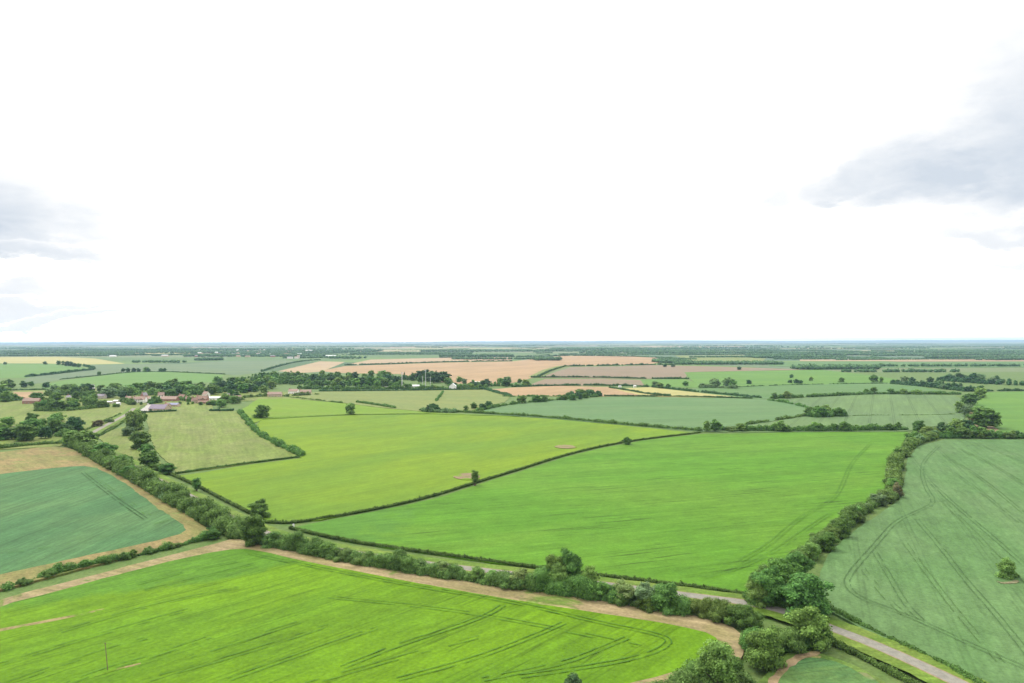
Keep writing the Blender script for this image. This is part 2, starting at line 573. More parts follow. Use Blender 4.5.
def hedge(label, px, h, w, kind='hedge', ragged=0.3, gaps=0.0, group='hedgerows between the fields', name='hedge', trimmed=False, tint=(1, 1, 1), cover=1.0, hvar=None):
    """one hedgerow along a line on the ground"""
    pts = smooth([P(*p) for p in px], 2)
    dist = sum(p.y for p in pts) / len(pts)
    step = max(w * .42, .7, dist * .0018)
    line = resample(pts, step)
    leaf = max(.36, dist * .0013)
    C, R = [], []
    ph = rng.uniform(0, 6.28)
    run = 0.0
    for i, p in enumerate(line):
        d = (line[min(i + 1, len(line) - 1)] - line[max(i - 1, 0)])
        if d.length < 1e-6: continue
        d.normalize(); nrm = Vector((-d.y, d.x, 0))
        run += step
        if gaps and math.sin(run * .045 + ph) + math.sin(run * .17 + ph * 2) * .8 + rng.uniform(-.3, .3) > 1.55 - gaps * 2: continue
        if trimmed:
            for s in (-.25, .25):
                hh = h * rng.uniform(.8, 1.12) * (1.35 if rng.random() < .04 else 1)
                C.append(p + nrm * (s * w) + Vector((0, 0, hh * .5))); R.append((step * .75, w * .34, hh * .52))
        else:
            k = max(1, int(round(w / 3.2)))
            lump = 1 + ragged * (.6 * math.sin(run * .11 + ph) + .5 * math.sin(run * .31 + ph * 3)) + rng.normal() * ragged * .45
            lump = max(.45, lump)
            for q in range(k):
                off = ((q + .5) / k - .5) * w + rng.normal() * w * .07
                edge = 1 - .35 * abs(off) / (w * .5 + .1)
                hh = h * lump * edge * rng.uniform(1 - ragged * .5, 1 + ragged * .5)
                rr = max(.5, min(w / k * .75, hh * .6)) * rng.uniform(.8, 1.2)
                C.append(p + nrm * off + Vector((0, 0, max(.2, hh - rr * 1.0)))); R.append((rr * 1.1, rr * 1.1, rr))
                if hh > 2.2 * rr * .8:
                    C.append(p + nrm * off * 1.05 + Vector((0, 0, hh * .32))); R.append((rr * 1.15, rr * 1.15, hh * .38))
    if not C: return
    C = np.array([tuple(c) for c in C]); R = np.array(R)
    o0 = C.mean(axis=0) * np.array([1, 1, 0])
    me = foliage_mesh('hedge_foliage', C - o0, R, leaf, [FOL[kind]], cover * (1.0 if not trimmed else .8), .84, zmin=.05, jit=.8 if not trimmed else .55, r1=1.12 if not trimmed else 1.06)
    o = link(bpy.data.objects.new(name, me))
    o.location = o0
    o.color = (*tint, 1)
    return tag(o, label, 'hedge', group)


# ------------------------------------------------------------------ ground sheets
LAYER = [0.06]


def wobble(pts, amp, step):
    """irregular farm edge: resample and nudge"""
    n = len(pts); out = []
    ph = rng.uniform(0, 6.28, 3)
    run = 0
    for i in range(n):
        a, b = pts[i], pts[(i + 1) % n]
        L = (b - a).length
        k = max(1, min(60, int(L / step)))
        for j in range(k):
            p = a.lerp(b, j / k)
            d = (b - a).normalized() if L > 1e-6 else Vector((1, 0, 0))
            nn = Vector((-d.y, d.x, 0))
            r = run + L * j / k
            out.append(p + nn * amp * (.5 * math.sin(r * .05 + ph[0]) + .3 * math.sin(r * .13 + ph[1]) + .35 * rng.normal()))
        run += L
    return out


def sheet(name, px, mat, thick=None, rnd=1, amp=None, z=None, kind='structure', edge=0.3, wob=True):
    if z is None:
        LAYER[0] += 0.02
        z = LAYER[0]
    pts = [P(x, y, z) for x, y in px]
    if rnd: pts = smooth(pts, rnd, True)
    dist = sum(p.y for p in pts) / len(pts)
    if wob:
        pts = wobble(pts, (min(1.5, .0016 * dist) if amp is None else amp), max(4.0, dist * .01))
    n = len(pts)
    top = [(p.x, p.y, z) for p in pts]
    bot = [(p.x, p.y, 0.01) for p in pts]
    tri = tessellate_polygon([[Vector(t) for t in top]])
    faces = []
    for t in tri:
        a, b, c = [Vector(top[i]) for i in t]
        faces.append(t if (b - a).cross(c - a).z > 0 else (t[0], t[2], t[1]))
    area = sum(top[i][0] * top[(i + 1) % n][1] - top[(i + 1) % n][0] * top[i][1] for i in range(n))
    for i in range(n):
        j = (i + 1) % n
        faces.append((i, n + i, n + j, j) if area > 0 else (j, n + j, n + i, i))
    me = bpy.data.meshes.new(name)
    me.from_pydata(top + bot, [], faces)
    me.materials.append(mat)
    me.update()
    o = link(bpy.data.objects.new(name, me))
    o['kind'] = kind
    return o


def ribbon(name, line, width, z, mat, kind='structure', wvar=0.0, th=0.0):
    """a strip laid along a line"""
    V, Fc = [], []
    n = len(line)
    for i, p in enumerate(line):
        d = (line[min(i + 1, n - 1)] - line[max(i - 1, 0)]).normalized()
        nn = Vector((-d.y, d.x, 0))
        w = width * .5 * (1 + wvar * rng.normal())
        V += [tuple(p + nn * w + Vector((0, 0, z))), tuple(p - nn * w + Vector((0, 0, z)))]
    for i in range(n - 1): Fc.append((2 * i, 2 * i + 1, 2 * i + 3, 2 * i + 2))
    me = bpy.data.meshes.new(name)
    me.from_pydata(V, [], Fc)
    me.materials.append(mat); me.update()
    o = link(bpy.data.objects.new(name, me))
    o['kind'] = kind
    return o


def tracks(px, z, mat, gap=1.9, w=.38, broken=0.0):
    """a pair of wheelings pressed in the crop, both wheels one run"""
    line = resample(smooth([P(x, y) for x, y in px], 3), 2.5)
    n = len(line)
    V, Fc = [], []
    for side in (-.5, .5):
        prev = None
        for i, p in enumerate(line):
            d = (line[min(i + 1, n - 1)] - line[max(i - 1, 0)]).normalized()
            nn = Vector((-d.y, d.x, 0))
            c = p + nn * side * gap + nn * rng.normal() * .05
            ww = w * .5 * (1 + .3 * rng.normal())
            if broken and rng.random() < broken:
                prev = None; continue
            V += [tuple(c + nn * ww + Vector((0, 0, z))), tuple(c - nn * ww + Vector((0, 0, z)))]
            cur = len(V) - 2
            if prev is not None: Fc.append((prev, prev + 1, cur + 1, cur))
            prev = cur
    if not Fc: return
    me = bpy.data.meshes.new('wheel_track')
    me.from_pydata(V, [], Fc); me.materials.append(mat); me.update()
    o = link(bpy.data.objects.new('wheel_track', me))
    o['kind'] = 'structure'
    return o

#@@SCENE
# ================================================================== GROUND
def ground_material():
    m, nt, b = new_mat('farmland')
    k = N(nt)
    pos = k.n('ShaderNodeNewGeometry').outputs['Position']
    wn = k.n('ShaderNodeTexNoise'); wn.inputs['Scale'].default_value = .002; wn.inputs['Detail'].default_value = 2
    k.l(pos, wn.inputs['Vector'])
    off = k.n('ShaderNodeVectorMath', operation='SCALE'); k.l(wn.outputs['Color'], off.inputs[0]); off.inputs['Scale'].default_value = 160
    ad = k.n('ShaderNodeVectorMath', operation='ADD'); k.l(pos, ad.inputs[0]); k.l(off.outputs[0], ad.inputs[1])
    v = k.n('ShaderNodeTexVoronoi', distance='CHEBYCHEV', feature='F1', voronoi_dimensions='2D')
    v.inputs['Scale'].default_value = 1.0
    v.inputs['Randomness'].default_value = .85
    k.l(k.rot(ad.outputs[0], .12, (1 / 1000, 1 / 800, 1)), v.inputs['Vector'])
    sep = k.n('ShaderNodeSeparateColor'); k.l(v.outputs['Color'], sep.inputs[0])
    r = k.n('ShaderNodeValToRGB'); r.color_ramp.interpolation = 'CONSTANT'
    cols = [(0, (.055, .095, .03)), (.2, (.05, .085, .045)), (.36, (.07, .115, .03)), (.5, (.085, .11, .05)), (.6, (.04, .075, .03)), (.7, (.15, .135, .06)), (.78, (.17, .12, .075)), (.84, (.06, .1, .04)), (.93, (.20, .18, .10))]
    while len(r.color_ramp.elements) < len(cols): r.color_ramp.elements.new(.5)
    for e, (p_, c) in zip(r.color_ramp.elements, cols): e.position = p_; e.color = (*c, 1)
    k.l(sep.outputs[0], r.inputs[0])
    # near at hand: rough verge grass
    nz = k.noise(pos, .12, 4, .6, .3)
    grass = k.mix(k.mapr(nz, .35, .65), (.050, .090, .022), (.078, .112, .034))
    sp = k.n('ShaderNodeSeparateXYZ'); k.l(pos, sp.inputs[0])
    far = k.mapr(sp.outputs['Y'], 1900, 1950)
    c = k.mix(far, grass, r.outputs[0])
    f1 = k.noise(pos, .9, 4, .65)
    sc = k.n('ShaderNodeVectorMath', operation='SCALE'); k.l(c, sc.inputs[0]); k.l(k.mapr(f1, .25, .75, .65, 1.35), sc.inputs['Scale'])
    k.l(sc.outputs[0], b.inputs['Base Color'])
    return m


gm = bpy.data.meshes.new('ground')
FAR = 36000.0
gm.from_pydata([(-FAR, -1500, 0), (FAR, -1500, 0), (FAR, FAR, 0), (-FAR, FAR, 0)], [], [(0, 1, 2, 3)])
gm.materials.append(ground_material())
g = link(bpy.data.objects.new('ground', gm)); g['kind'] = 'structure'

# low rise closing the plain
def ridge():
    V, Fc = [], []
    n = 260
    for i in range(n + 1):
        x = -FAR * .98 + 2 * FAR * .98 * i / n
        u = x / FAR
        h = 60 + 14 * math.sin(u * 9 + 1) + 9 * math.sin(u * 23 + 2) + 5 * math.sin(u * 61) + 30 * (1 / (1 + math.exp(-(x - 5000) / 3000)))
        for (dy, q) in ((0, 0), (1500, .45), (3500, .8), (5200, 1.0), (7000, .5)):
            V.append((x, FAR * .78 + dy + 500 * math.sin(u * 5), h * q - (3 if q == 0 else 0)))
    for i in range(n):
        for j in range(4):
            a = i * 5 + j
            Fc.append((a, a + 5, a + 6, a + 1))
    me = bpy.data.meshes.new('hills'); me.from_pydata(V, [], Fc)
    m, nt, b = new_mat('hill_land')
    k = N(nt); pos = k.n('ShaderNodeNewGeometry').outputs['Position']
    nz = k.noise(k.rot(pos, 0, (1, .6, 4)), .0012, 4, .6)
    k.l(k.mix(k.mapr(nz, .42, .55), (.03, .055, .03), (.07, .10, .05)), b.inputs['Base Color'])
    me.materials.append(m); me.update()
    for p_ in me.polygons: p_.use_smooth = True
    o = link(bpy.data.objects.new('hills', me)); o['kind'] = 'structure'
ridge()

# ---- materials of the fields
tan = field_mat('dry_margin', (.142, .110, .046), (.105, .106, .034), rowdir((95, 470), (200, 525)), .03, .12, .3, bald=((.09, .115, .03), .58))
m_g1 = field_mat('teal_crop', (.036, .088, .032), (.046, .096, .034), rowdir((0, 520), (120, 480)), .012, .22, .2, .3, tram=.14, bald=((.075, .085, .035), .70))
m_g3 = field_mat('patchy_crop', (.040, .090, .030), (.055, .100, .028), rowdir((780, 680), (860, 670)), .05, .18, .3, .3, bald=((.075, .10, .030), .60))
m_g2 = field_mat('lime_crop', (.068, .136, .0035), (.056, .121, .0045), rowdir((150, 650), (440, 560)), .01, .14, .24, .4, tram=.16,
                 zone=[(tuple(P(250, 573)), rowdir((130, 640), (130, 560)) , (.050, .118, .009), 7.0)])
m_c1 = field_mat('yellow_green_crop', (.088, .140, .0065), (.068, .124, .009), rowdir((230, 480), (560, 430)), .006, .12, .16)
m_c2 = field_mat('bright_strip_crop', (.076, .138, .008), (.088, .138, .012), rowdir((270, 405), (400, 409)), .006, .1, .15)
m_c3 = field_mat('green_crop', (.046, .120, .0075), (.058, .128, .010), rowdir((450, 500), (880, 470)), .007, .16, .2, .6,
                 zone=[(tuple(P(400, 520)), rowdir((700, 520), (380, 515)), (.044, .110, .012), 16.0)])
m_c4 = field_mat('grey_green_crop', (.056, .108, .040), (.066, .115, .044), rowdir((500, 410), (780, 405)), .006, .12, .12)
m_c5 = field_mat('pale_crop', (.070, .115, .040), (.064, .106, .042), rowdir((864, 426), (870, 397)), .006, .14, .15, 0, tram=.35)
m_c6 = field_mat('soft_green_crop', (.052, .105, .033), (.06, .11, .036), rowdir((700, 390), (900, 387)), .006, .1, .12)
m_c7 = field_mat('spring_green_crop', (.066, .130, .022), (.055, .118, .022), rowdir((700, 375), (850, 375)), .006, .1, .12)
m_r1 = field_mat('bean_crop', (.053, .106, .034), (.062, .112, .040), rowdir((930, 480), (1020, 600)), .012, .12, .22, .15, bald=((.05, .09, .03), .68), tram=.12)
m_past = field_mat('pasture', (.086, .118, .024), (.100, .120, .034), rowdir((160, 460), (170, 415)), .02, .16, .28)
m_past2 = field_mat('hay_meadow', (.105, .125, .036), (.092, .120, .034), rowdir((320, 396), (480, 400)), .012, .1, .2)
m_yel = field_mat('ripe_barley', (.215, .200, .075), (.19, .18, .07), 0.1, .004, .08, .12)
m_orange = field_mat('ripe_wheat', (.215, .145, .078), (.18, .125, .066), rowdir((400, 375), (640, 360)), .003, .16, .12)
m_peach = field_mat('pale_stubble', (.22, .17, .10), (.19, .14, .085), 0.2, .004, .08, .12)
m_brown = field_mat('bare_soil', (.135, .100, .066), (.115, .095, .060), rowdir((560, 374), (690, 373)), .004, .1, .12)
m_green = field_mat('far_green_crop', (.058, .120, .026), (.066, .124, .028), 0.0, .004, .08, .12)
m_grey = field_mat('far_grey_crop', (.062, .095, .050), (.074, .104, .050), 0.1, .004, .08, .12)
m_verge = field_mat('verge_grass', (.060, .108, .014), (.084, .122, .022), 0.0, .03, .05, .38)
m_rough = field_mat('rough_grass', (.050, .094, .016), (.075, .11, .026), 0.0, .03, .05, .4)
m_dirt = field_mat('dirt_track', (.180, .142, .078), (.145, .125, .055), rowdir((300, 560), (640, 612)), .05, .22, .3, row=.5, bald=((.078, .118, .022), .57))
m_soil = field_mat('worn_soil', (.17, .12, .075), (.13, .11, .055), 0, .06, .05, .3, bald=((.09, .115, .03), .56))
m_patch = field_mat('worn_patch', (.15, .105, .07), (.12, .11, .045), 0, .06, .05, .3, bald=((.080, .134, .008), .46))
m_patch2 = field_mat('worn_patch_grass', (.15, .12, .08), (.09, .11, .04), 0, .06, .05, .3, bald=((.05, .10, .03), .45))
m_scratch = field_mat('thin_crop_scratch', (.15, .12, .055), (.11, .11, .035), 0, .06, .05, .3, bald=((.065, .125, .006), .50))
m_track = field_mat('pressed_crop', (.018, .046, .012), (.026, .058, .016), 0, .05, 0, .3)
m_track3 = field_mat('pressed_beans', (.034, .074, .022), (.042, .084, .027), 0, .05, 0, .3)
m_track4 = field_mat('pressed_beans_faint', (.040, .082, .021), (.046, .090, .026), 0, .05, 0, .3)
m_track2 = field_mat('pressed_crop_faint', (.036, .095, .010), (.044, .105, .012), 0, .05, 0, .3)

# ---- far fields (big first, so that nearer ones lie over them)
sheet('field', [(-60, 357.2), (60, 356.9), (95, 358.5), (125, 363.6), (85, 364.4), (40, 363.3), (-60, 363.2)], m_yel, rnd=0)
sheet('field', [(-80, 363.8), (60, 364), (84, 368), (92, 370), (50, 374), (26, 377.8), (-80, 379)], m_green, rnd=0)
sheet('field', [(26, 378), (60, 372.5), (94, 370), (85, 365.2), (125, 364.2), (180, 364.2), (225, 361), (285, 360.2), (300, 362), (262, 371.5), (240, 375), (222, 374.2), (180, 372.3), (150, 371.2), (125, 372.4), (98, 375.5), (60, 380), (20, 386)], m_grey, rnd=0)
sheet('field', [(40, 386), (60, 381), (98, 376), (130, 372.2), (160, 371.5), (225, 374.6), (215, 382), (100, 387), (45, 389)], m_green, rnd=0)
sheet('field', [(278, 371.2), (320, 361.2), (345, 362), (322, 371.5), (300, 373)], m_peach, rnd=0)
sheet('field', [(345, 365), (370, 359.6), (450, 357.6), (512, 357.2), (512, 361), (440, 362.2), (400, 363.8)], m_peach, rnd=0)
sheet('field', [(320, 371), (345, 366), (400, 364.2), (440, 362.6), (512, 361.4), (560, 355.8), (620, 356), (655, 357.5), (668, 361.5), (650, 364), (572, 366), (552, 370), (540, 376), (512, 383), (470, 385), (430, 381), (400, 374), (340, 373)], m_orange, rnd=0)
sheet('field', [(528, 377), (542, 370), (558, 365.8), (572, 365.6), (550, 372), (540, 378)], m_past2, rnd=0)
sheet('field', [(540, 378), (552, 373), (572, 366.8), (620, 366.2), (650, 365), (720, 366.6), (810, 369.6), (690, 372), (684, 378.6), (640, 378.8), (560, 377.6)], m_brown, rnd=0)
sheet('field', [(680, 363.5), (790, 369), (835, 369), (835, 367), (720, 360.5), (690, 361)], m_grey, rnd=0)
sheet('field', [(640, 380), (684, 379), (700, 384), (700, 388), (655, 386), (640, 385)], m_c7, rnd=0)
sheet('field', [(530, 384.5), (545, 379), (600, 378.8), (640, 380), (645, 385.4), (560, 385.6)], m_brown, rnd=0)
sheet('field', [(684, 372.2), (820, 369.6), (860, 374), (897, 379), (897, 383), (830, 384), (740, 388), (700, 388)], m_c7, rnd=0)
sheet('field', [(688, 389), (720, 387), (800, 384.6), (900, 383), (945, 391), (880, 392.5), (830, 395.5), (790, 398), (760, 399), (720, 397)], m_c6, rnd=0)
sheet('field', [(440, 394), (512, 387.5), (560, 385.8), (610, 387), (650, 395.5), (600, 396.4), (520, 396), (500, 395)], m_orange, rnd=0)
sheet('field', [(612, 388.5), (650, 387.2), (700, 393), (745, 397.6), (660, 396.8), (640, 395)], m_yel, rnd=0)
sheet('field', [(275, 397), (320, 391.5), (420, 390.5), (484, 389.5), (510, 396), (505, 402), (470, 411), (430, 412), (385, 408), (345, 403), (300, 399)], m_past2, rnd=0)
sheet('field', [(475, 412.5), (510, 404), (560, 399.5), (610, 396.8), (700, 397.4), (765, 399.2), (800, 404.5), (812, 410), (790, 418), (740, 426), (705, 431.5), (620, 424.5), (560, 419), (510, 415.5)], m_c4, rnd=0)
sheet('field', [(768, 400), (830, 396.4), (880, 393.6), (955, 395.5), (975, 408), (962, 421), (905, 431.5), (700, 432), (742, 426), (795, 418), (812, 411), (800, 404)], m_c5, rnd=0)
sheet('field', [(975, 392.5), (1040, 391), (1500, 391), (1700, 436), (1010, 436), (990, 428), (972, 408)], m_c7, rnd=0)
sheet('field', [(972, 424), (985, 421), (1000, 430), (1004, 436), (980, 436)], m_soil, rnd=1)
sheet('field', [(-90, 391.5), (15, 390.5), (100, 388), (180, 390), (300, 392), (300, 400), (180, 402), (140, 406), (140, 416), (60, 446), (-90, 455)], m_past, rnd=0)
sheet('field', [(14, 392), (43, 391.6), (40, 398), (14, 400.3)], m_orange, rnd=0)
sheet('field', [(240, 411), (258, 399), (290, 398.6), (345, 403.4), (385, 408.2), (430, 412.4), (520, 416.4), (430, 413.6), (345, 414.6), (262, 419), (250, 425)], m_c2, rnd=0)
sheet('field', [(146, 413), (170, 401), (213, 401), (213, 410), (238, 411), (246, 422), (262, 437), (300, 456), (250, 463), (178, 473), (160, 455), (150, 440)], m_past, rnd=0)
sheet('field', [(135, 424), (144, 432), (148, 445), (160, 462), (172, 473), (155, 469), (118, 453), (98, 437), (112, 430)], m_past, rnd=0)
sheet('field', [(178, 476), (250, 464.5), (303, 458), (262, 436), (256, 425), (262, 419.5), (345, 415.4), (430, 414.2), (510, 416.4), (560, 419.6), (620, 425.2), (698, 433), (640, 438.5), (600, 446), (560, 456), (520, 469), (480, 481), (440, 494), (400, 504), (320, 519.5), (272, 522.5), (240, 508), (205, 489)], m_c1, rnd=0)
sheet('field', [(292, 528), (325, 521), (402, 506), (442, 496.5), (482, 483.5), (522, 471), (562, 458), (602, 448), (642, 440.5), (700, 434), (800, 432.2), (908, 432), (900, 452), (890, 475), (889, 497), (870, 507), (842, 524), (815, 548), (790, 561), (752, 592), (700, 587), (640, 580.5), (560, 570), (500, 563), (450, 556), (400, 549), (340, 540)], m_c3, rnd=0)
for pts_, m_ in (([(675, 355.5), (770, 355), (762, 361.5), (690, 362)], m_past2), ([(765, 362), (1200, 361), (1200, 366.5), (835, 368), (770, 366)], m_c6),
                 ([(800, 359.6), (925, 359.3), (1000, 361), (925, 361), (800, 361)], m_peach), ([(700, 351.6), (1100, 350.4), (1100, 352.9), (700, 353.2)], m_grey),
                 ([(640, 346.5), (745, 345.9), (745, 347.1), (640, 347.5)], m_peach), ([(60, 353.2), (190, 352.6), (190, 354.2), (60, 354.6)], m_yel),
                 ([(390, 346.8), (470, 346.4), (470, 347.5), (390, 347.9)], m_peach), ([(430, 349.6), (600, 348.8), (600, 350.2), (430, 350.8)], m_past2)):
    sheet('field', pts_, m_, rnd=0)
# right-hand big field
sheet('field', [(918, 446), (945, 439.5), (1120, 439.5), (1900, 500), (3200, 1000), (1900, 1120), (1250, 822), (1010, 700), (960, 673), (905, 648), (858, 626), (828, 610), (815, 585), (824, 560), (843, 540), (866, 522), (900, 500), (905, 475), (908, 458)], m_r1, rnd=0)
# left ochre margin with teal crop in it
sheet('field', [(-140, 470), (0, 452), (50, 446), (72, 448), (95, 462), (130, 481), (170, 504), (205, 526), (219, 536), (190, 541), (100, 563), (0, 590), (-140, 628)], tan, rnd=1)
sheet('field', [(-140, 492), (0, 474), (60, 467), (92, 465.8), (112, 475), (140, 494), (168, 515), (188, 528), (176, 536), (100, 553), (0, 574), (-140, 610)], m_g1, rnd=1)
# dirt headland and lime crop
sheet('dirt_track', [(-140, 648), (0, 599), (80, 578.5), (160, 557.5), (215, 543.5), (235, 538), (262, 543), (290, 549), (350, 560), (430, 574), (520, 588), (600, 600), (680, 612), (728, 624), (747, 638), (742, 660), (720, 680), (580, 764), (340, 1100), (-1500, 1100), (-700, 850)], m_dirt, rnd=1)
sheet('field', [(-1500, 1100), (-700, 860), (-140, 668), (0, 605.5), (50, 593), (120, 574), (200, 554), (240, 548), (262, 551), (300, 560), (400, 580), (480, 594), (560, 607), (640, 619), (700, 630), (720, 640), (716, 655), (690, 668), (600, 690), (560, 760), (300, 1100)], m_g2, rnd=1)
# tan scratch in the lime crop, soil patches
sheet('bare_strip', [(-30, 634), (20, 625), (60, 617.5), (104, 608), (105, 609.2), (62, 619.3), (22, 627.5), (-30, 638)], m_scratch, rnd=1, wob=True)
sheet('bare_strip', [(95, 675), (112, 669.5), (140, 662.5), (141, 663.8), (112, 671), (96, 676.4)], m_scratch, rnd=1, wob=True)
sheet('bare_patch', [(452, 476), (460, 472.5), (478, 473), (482, 477), (470, 480), (458, 479)], m_patch, rnd=2, amp=1.2)
sheet('bare_patch', [(553, 446.5), (560, 444.6), (572, 445), (577, 447), (566, 448.6)], m_patch, rnd=2, amp=1.2)
sheet('bare_patch', [(996, 580), (1001, 577.5), (1012, 578), (1020, 580), (1022, 583), (1008, 584), (998, 583)], m_patch2, rnd=2, amp=1.0)
# small lower field between the trees and the road
sheet('field', [(735, 700), (770, 672), (782, 655), (800, 650), (830, 655), (870, 672), (915, 700), (930, 760), (720, 760)], m_rough, rnd=1)
sheet('bare_strip', [(768, 690), (782, 664), (797, 655), (818, 655), (822, 660), (800, 664), (786, 680), (776, 705)], m_patch, rnd=1, amp=1.0)
sheet('bare_strip', [(856, 672), (864, 674), (895, 698), (910, 720), (895, 720), (872, 690)], m_patch2, rnd=1, amp=1.0)
sheet('field', [(748, 712), (770, 684), (788, 664), (804, 656.5), (830, 659), (856, 669), (884, 692), (920, 740), (940, 800), (700, 800)], m_g3, rnd=1)

m_patch3 = field_mat('curved_bare_edge', (.17, .12, .075), (.12, .10, .045), 0, .06, .05, .3, bald=((.055, .095, .018), .56))
sheet('bare_strip', [(766, 682), (780, 662), (796, 652.5), (818, 650.5), (824, 653), (802, 658), (788, 668), (776, 686)], m_patch3, rnd=2, amp=.8)
# ---- wheelings
ZR = LAYER[0] + .02
R1z = ZR
TR = [[(916.6, 521), (943, 552), (965, 582), (991, 611), (1024, 652), (1060, 700)],
      [(939.5, 446.7), (925, 460), (921, 471), (925, 489), (936, 504), (921, 511.5), (895, 522.6), (876.6, 545), (847, 578), (847, 589), (858, 600), (899, 615), (925, 626), (965.5, 645), (1024, 671), (1080, 694)],
      [(874.7, 554), (891.4, 582), (906, 608), (921, 622.6)],
      [(928.4, 482), (958, 509.6), (991, 537.4), (1024, 567), (1080, 615)]]
for t in TR: tracks(t, R1z, m_track3, 1.9, .25, .02)
for t in [[(943, 456), (980, 478), (1024, 515)], [(960, 450), (1000, 470), (1040, 495)], [(975, 444), (1040, 470)]]:
    tracks(t, R1z, m_track4, 1.9, .3, .05)
for t in [[(948, 470), (990, 500), (1040, 540)], [(905, 545), (930, 580), (965, 625), (1000, 665)], [(940, 500), (975, 535), (1040, 605)], [(862, 570), (885, 600), (905, 618)], [(990, 446), (1060, 470)]]:
    tracks(t, R1z, m_track4, 1.9, .22, .10)
for t in [[(342, 671), (397.6, 648.5), (449, 632), (490, 617), (503, 608)],
          [(250, 556), (342, 575), (416, 589), (497.5, 602), (549, 613), (601, 626), (657, 637), (672, 644), (657, 655), (620, 665), (564, 674), (520, 680)],
          [(397.6, 683), (472, 663), (520, 645), (564, 626)], [(483, 683), (564, 667), (601, 652), (627, 641)],
          [(137, 587), (185, 574), (237, 564)], [(144, 593), (200, 580), (255, 566)]]:
    tracks(t, R1z, m_track2, 1.9, .34, .02)
for t in [[(60, 690), (107, 672), (148, 661), (210, 640)], [(0, 690), (60, 668), (150, 640)], [(300, 690), (420, 655), (480, 640)], [(150, 683), (250, 655), (330, 628)], [(60, 635), (150, 608), (240, 590)], [(330, 600), (450, 612), (560, 632), (640, 650)], [(229, 683), (342, 643), (380, 630)], [(0, 668), (90, 640), (190, 612)], [(190, 660), (300, 625)]]:
    tracks(t, R1z, m_track2, 1.9, .28, .12)
for t in [[(740, 563), (768.6, 547), (790.5, 527), (808, 514), (835, 500), (843, 485), (850, 465), (870, 445)], [(700, 580), (740, 570), (775, 553), (800, 535), (830, 515)]]:
    tracks(t, R1z, m_track2, 1.9, .3, .04)
tracks([(83, 474), (111, 497), (146, 521)], R1z, m_track, 1.9, .36, .1)
tracks([(88, 473), (118, 496), (150, 518)], R1z, m_track2, 1.9, .3, .3)
tracks([(-20, 560), (90, 543), (170, 522)], R1z, m_track2, 1.9, .3, .3)

# ---- road
m_road, nt, b = new_mat('asphalt')
k = N(nt); pos = k.n('ShaderNodeNewGeometry').outputs['Position']
nz = k.noise(pos, .5, 4, .6); n2 = k.noise(pos, 6, 3, .6)
sc = k.n('ShaderNodeVectorMath', operation='SCALE'); k.l(k.mix(k.mapr(nz, .4, .65), (.158, .152, .126), (.124, .119, .100)), sc.inputs[0]); k.l(k.mapr(n2, .3, .7, .85, 1.15), sc.inputs['Scale'])
k.l(sc.outputs[0], b.inputs['Base Color'])
ROAD = [(134, 409), (128, 414.5), (112, 423), (97, 431), (86, 438), (90, 446), (110, 455), (150, 477.5), (187, 496.5), (218, 513.5), (239, 524), (262, 534.5), (300, 546), (400, 563), (500, 575), (600, 586.5), (690, 598.5), (765, 608), (820, 627), (880, 650), (970, 692), (1060, 740), (1240, 840), (1700, 1080)]
rl = resample(smooth([P(*p) for p in ROAD], 3), 4)
RZ = LAYER[0] + .03
ribbon('verge', rl, 15.0, RZ, m_verge, wvar=.03)
ribbon('road_edge', rl, 5.3, RZ + .012, m_soil, wvar=.03)
ribbon('road', rl, 4.5, RZ + .02, m_road, wvar=.004)
m_gravel = plain_mat('gravel', (.22, .21, .19), .95, .2, .8)
sheet('farmyard', [(140, 411), (146, 406), (148, 400), (153, 399), (152, 408), (146, 412)], m_gravel, z=RZ + .03, rnd=1)
sheet('farmyard', [(385, 386.6), (400, 385), (425, 385.5), (423, 387.3), (395, 387.6)], m_gravel, z=RZ + .03, rnd=0)

# ================================================================== HEDGES
G = 'hedgerows between the fields'
hedge('tall overgrown hedge between the ochre field margin and the lane', [(70, 444), (82, 450), (97, 459), (117, 470), (142, 483), (172, 501), (202, 518), (225, 530), (242, 538)], 8.4, 8.0, 'hedge', .36, group=G)
hedge('narrow hedge along the lane below the yellow-green field', [(160, 470), (180, 479), (200, 488), (222, 500), (240, 509), (250, 514)], 1.7, 1.8, 'trim', .15, trimmed=True, group=G)
hedge('uneven bushy hedge between the teal crop and the lime crop', [(6, 590), (30, 582), (60, 573), (110, 562), (160, 551), (195, 542), (214, 537)], 2.2, 2.6, 'oak', .5, .0, group=G)
hedge('dense roadside hedge above the dirt headland, left of the tall oak pair', [(264, 545), (300, 552), (350, 562), (400, 571), (450, 578.5), (500, 586), (538, 591)], 5.8, 5.4, 'hedge', .40, group=G)
hedge('dense bushy hedge above the dirt headland, below the tall oak pair', [(540, 591), (575, 596), (600, 599.5), (640, 607), (684, 614)], 7.2, 6.6, 'oak', .36, group=G)
hedge('trimmed hedge along the lower edge of the big green field', [(290, 529), (340, 541), (400, 550), (450, 557), (500, 564), (545, 570), (600, 577), (650, 583), (700, 589), (750, 597)], 1.6, 1.7, 'trim', .12, trimmed=True, group=G)
hedge('trimmed hedge curving between the yellow-green and the big green field', [(266, 523), (290, 524), (320, 520), (360, 513), (400, 505), (440, 495), (480, 482), (520, 470), (560, 457), (600, 447), (640, 440), (700, 433)], 1.6, 1.8, 'trim', .15, trimmed=True, group=G)
hedge('straight low hedge at the foot of the pasture below the village', [(176, 474), (200, 470.5), (250, 463.5), (302, 457)], 1.5, 1.8, 'trim', .2, trimmed=True, group=G)
hedge('dark bushy hedge down the right side of the village pasture', [(302, 456), (285, 449), (270, 441), (258, 434), (250, 425), (240, 413)], 3.6, 4.5, 'oak', .4, .1, group=G)
